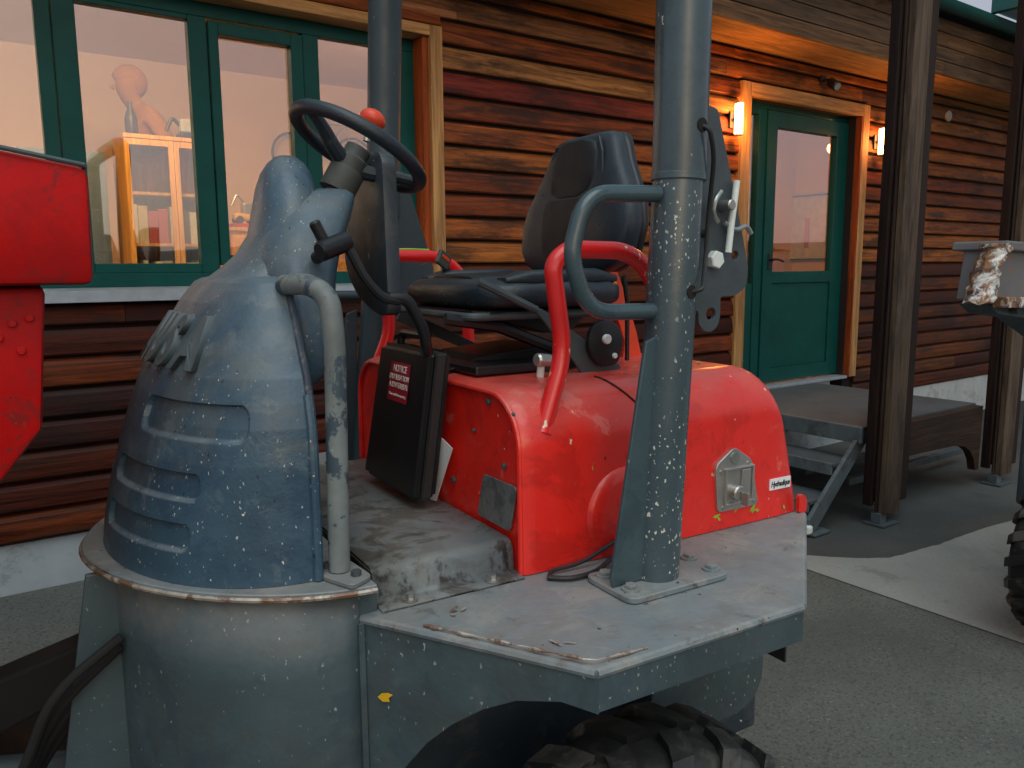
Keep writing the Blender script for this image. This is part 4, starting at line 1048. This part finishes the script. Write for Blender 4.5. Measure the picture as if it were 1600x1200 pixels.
# cable on the deck beside the post
dp('deck_cable', tube(fillet([(.03, -.47, 1.006), (.06, -.50, 1.007), (.12, -.50, 1.007), (.22, -.455, 1.02), (.28, -.45, 1.06)], .05, 6), .005, 8), 'rubber', sm=True)
dp('deck_cable', tube(fillet([(.03, -.475, 1.006), (.05, -.45, 1.008), (.12, -.455, 1.010), (.24, -.45, 1.05)], .04, 6), .004, 8), 'rubber', sm=True)

# red handrails ----------------------------------------------------------
for s in (-1, 1):
    pth = fillet([(.058, s*.408, 1.268), (.118, s*.395, 1.415), (.090, s*.395, 1.585), (.125, s*.395, 1.614), (.275, s*.395, 1.612), (.345, s*.395, 1.555), (.36, s*.395, 1.36)], [0, .05, .06, .045, .05, .05, 0], 8)
    if s > 0: pth = [Vector((p.x-.03, p.y, p.z)) for p in pth]
    o = dp('handrail', tube(pth, .0175, 18), 'redtube', sm=True, lab='bent red handrail beside the seat')
    dp('rail_foot', cyl((.055, s*.412, 1.262), (.061, s*.406, 1.275), .021, 16, .002), 'redtube', o, True)
b = bmesh.new()
o = dp('paint_mark', tube([(.115, .392, 1.6305), (.15, .392, 1.631), (.205, .392, 1.6295)], .0035, 6), 'lime')

# worn grab bars by the cowl
for s in (-1, 1):
    pth = fillet([(-.378, s*.262, 1.552), (-.360, s*.34, 1.556), (-.340, s*.388, 1.535), (-.335, s*.390, 1.45), (-.342, s*.390, 1.072)], [0, .04, .04, .03, 0], 8)
    o = dp('grab_bar', tube(pth, .0180, 20), 'tubeworn', sm=True, lab='worn grey grab bar with flaking paint')
    dp('bar_foot', prism(round2([(-.375, s*.34), (-.31, s*.335), (-.30, s*.435), (-.345, s*.462), (-.372, s*.40)][::s], .012, 3), 'z', 1.0605, 1.070, .002, 1), 'deck', o)
    for p in ((-.325, .425), (-.355, .365)): dp('bolt', cyl((p[0], s*p[1], 1.07), (p[0], s*p[1], 1.079), .009, 6), 'dsteel', o)

# seat ---------------------------------------------------------------------
seat = dp('driver_seat', box(.06, .42, -.20, .20, 1.475, 1.49, .006), 'black', lab='black vinyl driver seat with a high shaped backrest')
def pad(name, stations, m, par, N=32, ex=.55, ang=60):
    """stations: (centre, half a dir, half b dir)"""
    rows = []
    for c, a, b in stations:
        c, a, b = Vector(c), Vector(a), Vector(b); row = []
        for k in range(N):
            t = 2*math.pi*k/N; cs_, sn = math.cos(t), math.sin(t)
            row.append(c + a*(abs(cs_)**ex)*(1 if cs_ > 0 else -1) + b*(abs(sn)**ex)*(1 if sn > 0 else -1))
        rows.append(row)
    return dp(name, grid(rows, True, cap=True), m, par, True, ang=ang)
# cushion, front to back
pad('cushion', [((.042, 0, 1.522), (0, .10, 0), (0, 0, .012)), ((.049, 0, 1.522), (0, .185, 0), (0, 0, .024)), ((.072, 0, 1.522), (0, .222, 0), (0, 0, .034)), ((.14, 0, 1.524), (0, .234, 0), (0, 0, .038)), ((.25, 0, 1.525), (0, .24, 0), (0, 0, .040)),
                ((.36, 0, 1.523), (0, .235, 0), (0, 0, .040)), ((.40, 0, 1.523), (0, .21, 0), (0, 0, .034)), ((.415, 0, 1.523), (0, .15, 0), (0, 0, .018))], 'vinyl', seat)
pad('cushion_centre', [((.075, 0, 1.550), (0, .11, 0), (0, 0, .012)), ((.10, 0, 1.552), (0, .13, 0), (0, 0, .014)), ((.30, 0, 1.556), (0, .13, 0), (0, 0, .014)), ((.36, 0, 1.552), (0, .11, 0), (0, 0, .01))], 'vinyl_c', seat)
for s in (-1, 1): pad('side_bolster', [((.10, s*.19, 1.553), (0, .02, 0), (0, 0, .006)), ((.15, s*.19, 1.558), (0, .038, 0), (0, 0, .016)), ((.33, s*.19, 1.560), (0, .040, 0), (0, 0, .018)), ((.39, s*.19, 1.555), (0, .025, 0), (0, 0, .008))], 'vinyl', seat)
# backrest: z stations with width table
BR = [(1.568, .395, .150, .030), (1.585, .398, .190, .040), (1.62, .403, .222, .045), (1.68, .412, .232, .045), (1.73, .420, .218, .043), (1.78, .428, .185, .040), (1.83, .436, .152, .038), (1.87, .443, .132, .036), (1.892, .447, .118, .030), (1.902, .449, .095, .016)]
pad('backrest', [((u+.02, 0, z), (0, b, 0), (d, 0, .0)) for z, u, b, d in BR], 'vinyl', seat, 40, .62)
pad('backrest_centre', [((u-.008, 0, z), (0, b*w_, 0), (.020, 0, 0)) for z, u, b, w_ in ((1.60, .405, .222, .45), (1.62, .405, .222, .52), (1.68, .412, .232, .50), (1.735, .420, .218, .48), (1.745, .424, .21, .42))], 'vinyl_c', seat)
pad('headrest_pad', [((u-.004, 0, z), (0, b*w_, 0), (.022, 0, 0)) for z, u, b, w_ in ((1.752, .425, .2, .30), (1.765, .427, .195, .48), (1.81, .433, .165, .60), (1.85, .440, .142, .66), (1.878, .445, .125, .60), (1.885, .446, .12, .45))], 'vinyl_c', seat)
dp('piping', tube([Vector((.413+.022*((z-1.6)/.28), s*b, z)) for s, seq in ((1, 1),) for z, b in ((1.60, .13), (1.68, .128), (1.75, .12), (1.80, .118), (1.85, .112), (1.885, .095))], .004, 6), 'vinyl', seat)
dp('piping', tube([Vector((.402+.022*((z-1.6)/.28), -b, z)) for z, b in ((1.60, .13), (1.68, .128), (1.75, .12), (1.80, .118), (1.85, .112), (1.885, .095))], .004, 6), 'vinyl', seat)
# shell and bracketry
pad('back_shell', [((u+.052, 0, z), (0, b*.98, 0), (.022, 0, 0)) for z, u, b, d in BR], 'black', seat, 32, .6)
dp('seat_frame', tube(fillet([(.03, .20, 1.478), (.02, -.19, 1.478), (.40, -.21, 1.478)], .03), .009, 10), 'dsteel', seat, True)
dp('seat_frame', prism([(.03, 1.49), (.25, 1.43), (.33, 1.43), (.40, 1.49)], 'y', -.12, .12, .004), 'black', seat)
dp('scissor_arm', prism([(.05, 1.48), (.30, 1.36), (.26, 1.352), (.03, 1.45)], 'y', .221, .229, .002), 'dsteel', seat)
dp('scissor_arm', prism([(.135, 1.497), (.160, 1.494), (.205, 1.466), (.372, 1.360), (.372, 1.330), (.285, 1.320), (.245, 1.375), (.165, 1.468)], 'y', -.254, -.246, .002), 'dsteel', seat)
dp('scissor_arm', tube([(.012, -.246, 1.553), (.08, -.248, 1.523), (.148, -.25, 1.492)], .0085, 8), 'dsteel', seat, True)
dp('scissor_link', tube([(-.02, -.16, 1.475), (.10, -.17, 1.455), (.24, -.18, 1.40)], .013, 8), 'black', seat, True)
dp('pivot_cover', prism(round2([(.268, 1.40), (.272, 1.445), (.305, 1.468), (.345, 1.462), (.368, 1.42), (.352, 1.365), (.30, 1.362)], .018, 4), 'y', -.272, -.256, .005), 'black', seat, True)
dp('pivot_bolt', cyl((.315, -.270, 1.424), (.315, -.280, 1.424), .011, 14, .002), 'white', seat, True)
dp('pivot_bolt', cyl((.338, -.270, 1.386), (.338, -.278, 1.386), .006, 12, .001), 'white', seat, True)
dp('slide_base', box(.03, .30, -.20, .16, 1.355, 1.375, .004), 'black', seat); dp('slide_base', prism([(.0, 1.356), (.30, 1.356), (.28, 1.40), (.10, 1.385)], 'y', -.10, .10, .004), 'black', seat)
dp('wing_nut', cyl((.135, -.27, 1.39), (.175, -.26, 1.385), .014, 10, .004), 'latchm', seat, True); dp('cable_plug', cyl((.150, -.265, 1.375), (.150, -.262, 1.352), .008, 10), 'white', seat)
dp('foot_bracket', box(.205, .245, -.235, -.19, 1.352, 1.372, .004), 'dsteel', seat)
# belt buckle
bk_ = box(-.022, .022, -.006, .006, -.016, .022, .004); o = dp('belt_buckle', bk_, 'hub', seat); o.location = (.135, .16, 1.598); o.rotation_euler = (R(0), R(30), R(20))
o2 = dp('buckle_button', box(-.014, .014, -.0075, -.0062, .004, .012, .001), 'knob', seat); o2.location = (.135, .16, 1.598); o2.rotation_euler = (0, R(30), R(20))
dp('belt_stalk', tube([(.145, .17, 1.583), (.17, .19, 1.55), (.2, .20, 1.50)], .011, 8), 'vinyl', seat)
dp('belt_strap', tube([(.42, -.2, 1.56), (.44, -.19, 1.50), (.45, -.18, 1.36)], .006, 6), 'rubber', seat)
# curved red guard behind the seat
o = dp('rear_guard', prism(round2([(.488, 1.565), (.512, 1.572), (.545, 1.50), (.580, 1.41), (.598, 1.345), (.535, 1.343), (.540, 1.39), (.520, 1.44), (.492, 1.495)], .008, 3), 'y', -.06, -.045, .002), 'knob', lab='curved orange-red guard behind the seat')

# undercarriage -----------------------------------------------------------
def wheel(uc, vc, rad, wid, name='wheel', par=DU, seg=64):
    prof = [(-.50, .60), (-.50, .82), (-.46, .93), (-.38, .975), (-.2, 1.0-.012), (.2, 1.0-.012), (.38, .975), (.46, .93), (.50, .82), (.50, .60), (.40, .56)]
    rows = [[(uc+rad*.972*p[1]*math.cos(2*math.pi*k/seg), vc+wid*p[0], rad+rad*.972*p[1]*math.sin(2*math.pi*k/seg)) for k in range(seg)] for p in prof]
    w = dp(name, grid(rows, True), 'tyre', par, True, ang=50)
    lug = bmesh.new(); nl = 22
    for i in range(nl):
        for s in (-1, 1):
            a0 = 2*math.pi*(i+(.5 if s > 0 else 0))/nl
            pts = []
            for (x, da) in ((.03, .0), (.22, .035), (.40, .10), (.50, .15)):
                for (ww) in (-.058, .058):
                    pts.append((x*s, a0+da*1.0+ww))
            ring_ = []
            for (x, a) in pts:
                ro = rad*(1.0 if abs(x) < .42 else .93); ri = rad*.90*(1 if abs(x) < .42 else .93)
                ring_.append((lug.verts.new((uc+ro*math.cos(a), vc+wid*x*1.01, rad+ro*math.sin(a))), lug.verts.new((uc+ri*math.cos(a), vc+wid*x*1.01, rad+ri*math.sin(a)))))
            for k in range(3):
                A0, A1, B0, B1 = ring_[2*k], ring_[2*k+1], ring_[2*k+2], ring_[2*k+3]
                lug.faces.new((A0[0], A1[0], B1[0], B0[0])); lug.faces.new((A0[0], B0[0], B0[1], A0[1])); lug.faces.new((A1[0], A1[1], B1[1], B1[0]))
            lug.faces.new((ring_[0][0], ring_[0][1], ring_[1][1], ring_[1][0])); lug.faces.new((ring_[6][0], ring_[7][0], ring_[7][1], ring_[6][1]))
    bmesh.ops.recalc_face_normals(lug, faces=list(lug.faces))
    dp('tread', lug, 'tyre', w)
    rm = cyl((uc, vc-wid*.36, rad), (uc, vc+wid*.36, rad), rad*.56, 32, .01); cyl((uc, vc-wid*.40, rad), (uc, vc-wid*.30, rad), rad*.22, 20, .004, bm=rm)
    dp('rim', rm, 'red', w, True)
    return w
for s in (-1, 1):
    wheel(.065, s*.70, .40, .215); wheel(-1.32, s*.60, .43, .26)
dp('chassis', box(-.28, .74, -.36, .36, .42, .93, .01), 'cowl_dark'); dp('axle', cyl((.14, -.62, .405), (.14, .62, .405), .06), 'dsteel')
pc = round2([(.31, .93), (.655, .93), (.655, .62), (.31, .58)], .10, 8); pc = [p for p in pc]
dp('hydraulic_tank', prism([(.31, .93), (.655, .93), (.655, .68)] + [(.555+.10*math.cos(a), .64+.09*math.sin(a)) for a in [-k*math.pi/14 for k in range(1, 7)]] + [(.545, .55), (.36, .55), (.31, .60)], 'y', -.45, .45, .004), 'apron', lab='rounded grey tank under the rear deck')
dp('tank_bolt', cyl((.60, -.45, .86), (.60, -.46, .86), .010, 12), 'dark')
dp('rear_flap', box(.665, .700, -.43, .43, .66, .93, .003), 'rubber', lab='black rubber flap below the rear edge')
dp('rear_flap', box(.752, .758, -.43, .43, .62, .95, .001), 'rubber')
# front link, ram, hoses
M['nearblack'] = plain('near_black_steel', (.012, .012, .013), .85)  # matt near-black for the front beam, chassis and hoses
for v0, v1 in ((.06, .13), (-.30, -.16)):
    if v0 > 0: dp('front_beam', prism([(-2.0, .52), (-1.2, .72), (-.87, .81), (-.66, .862), (-.66, .775), (-.87, .70), (-2.0, .40)], 'y', v0, v1, .008), 'nearblack')
dp('front_chassis', box(-1.9, -.66, .10, .50, .12, .60, .02), 'nearblack'); dp('front_chassis', box(-1.9, -.66, -.30, .10, .10, .44, .02), 'nearblack')
dp('tipping_ram', cyl((-.68, .02, .60), (-1.5, .02, .80), .030, 20), 'dsteel', sm=True)
for k in range(4): dp('hose', tube(fillet([(-.665, -.14+.03*k, .93-.03*k), (-.78, -.15+.03*k, .86-.045*k), (-.83, -.12+.03*k, .72-.03*k), (-.90, -.12, .60-.05*k), (-1.3, -.1, .50)], .08), .009, 10), 'nearblack', sm=True)
# red skip
sb = bmesh.new()
skp = dp('tipping_skip', prism([(-.672, 1.724), (-.676, 1.559), (-1.9, 1.562), (-1.9, 1.94)], 'y', -.35, .62, .012), 'skip', sm=True, lab='red tipping skip with dark weathered rim')
dp('skip_rim', tube([(-.676, -.352, 1.727), (-.676, .60, 1.727)], .0035, 8), 'dsteel', skp); dp('skip_rim', tube([(-.676, -.352, 1.727), (-1.9, -.352, 1.943)], .0035, 8), 'dsteel', skp)
dp('skip_hull', prism([(-.737, 1.556), (-.757, 1.345), (-.83, 1.255), (-1.15, 1.0), (-1.9, .98), (-1.9, 1.558)], 'y', -.30, .56, .010), 'skip', skp, True)

for p in ((-.774, 1.465), (-.782, 1.505), (-.760, 1.512), (-.800, 1.485)): dp('bolt', cyl((p[0], -.298, p[1]), (p[0], -.306, p[1]), .006, 10, .001), 'skip', skp)
# yellow leaf stuck to the panel
b = bmesh.new(); b.faces.new([b.verts.new(p) for p in ((0, 0, 0), (.008, 0, .008), (.020, 0, .012), (.030, .001, .010), (.022, 0, .003), (.024, 0, -.003), (.010, 0, -.006))])
o = obj('fallen_leaf', b, M['leafy']); o.matrix_world = Matrix.Translation((.884, 1.591, 0)) @ Matrix.Rotation(DA, 4, 'Z') @ Matrix.Translation((-.306, -.458, .862)) @ Matrix.Rotation(R(-57.5), 4, 'Z')
o.modifiers.new('s', 'SOLIDIFY').thickness = .001
tag(o, 'tiny yellow leaf stuck on the grey front fender panel', 'leaf')

# ------------------------------------------------------------------ neighbouring machine at the right edge
M['chip'] = paint('chipped_white_steel', (.62, .62, .60), .2, 14, .5, stains=[((.24, .10, .03), 13, .47, .97), ((.05, .035, .03), 24, .53, .95)], bmp=(60, .8))
M['plategrey'] = paint('grey_bucket_steel', (.15, .145, .15), .12, 5, .5, stains=[((.25, .11, .05), 9, .62, .7)])
LD = thing('wheel_loader', 'loader with rusty white-edged attachment and tyre cut off by the right edge', 'loader', (3.42, 1.0, 0))
def lp3(n, b, m, par=None, sm=False): 
    o = obj(n, b, M[m], par or LD)
    if par is None: o.matrix_parent_inverse = Matrix.Translation((-3.3, -1.0, 0))
    if sm: smooth(o)
    return o
bl = lp3('blade', prism([(2.86, 1.455), (2.90, 1.645), (5.2, 1.56), (5.2, 1.38)], 'y', 1.30, 1.42, .006), 'plategrey')
lp3('blade_top', prism([(2.885, 1.630), (2.89, 1.662), (5.2, 1.60), (5.2, 1.555)], 'y', 1.27, 1.46, .006), 'plategrey', bl)
lp3('cutting_edge', prism([(2.868, 1.432), (2.862, 1.470), (5.2, 1.385), (5.2, 1.345)], 'y', 1.245, 1.297, .004), 'chip', bl)
ed = bmesh.new(); rn = random.Random(8); rws = []
for k in range(15):
    t = k/14; x = 2.765+.10*t+.012*math.sin(t*9); z = 1.452+.20*t
    w = .045+.02*math.sin(t*7+1)
    rws.append([(x+w*math.cos(a*math.pi/5)*(1+.35*noise.noise(Vector((a, k*.8, 2)))), 1.30+.045*math.sin(a*math.pi/5)*(1+.4*noise.noise(Vector((a, k*.8, 7)))), z+.012*noise.noise(Vector((a*.9, k*.7, 5)))) for a in range(10)])
lp3('worn_corner', grid(rws, True, cap=True), 'chip', bl)
lp3('lift_arm', prism([(2.93, 1.44), (3.02, 1.40), (3.25, 1.375), (3.6, 1.25), (4.6, 1.0), (4.6, 1.2), (3.8, 1.40)], 'y', 1.34, 1.45, .01), 'dsteel')
lp3('arm_pin', cyl((3.12, 1.335, 1.415), (3.12, 1.31, 1.415), .018, 18, .004), 'dsteel')
lp3('frame', box(3.95, 5.4, 1.1, 1.6, .45, .95, .02), 'dsteel')
DU2 = thing('front_wheel', None, None)
C.objects.unlink(DU2); bpy.data.objects.remove(DU2)
w_ = wheel(3.71, 1.25, .36, .28, par=LD); w_.matrix_parent_inverse = Matrix.Translation((-3.3, -1.0, 0))
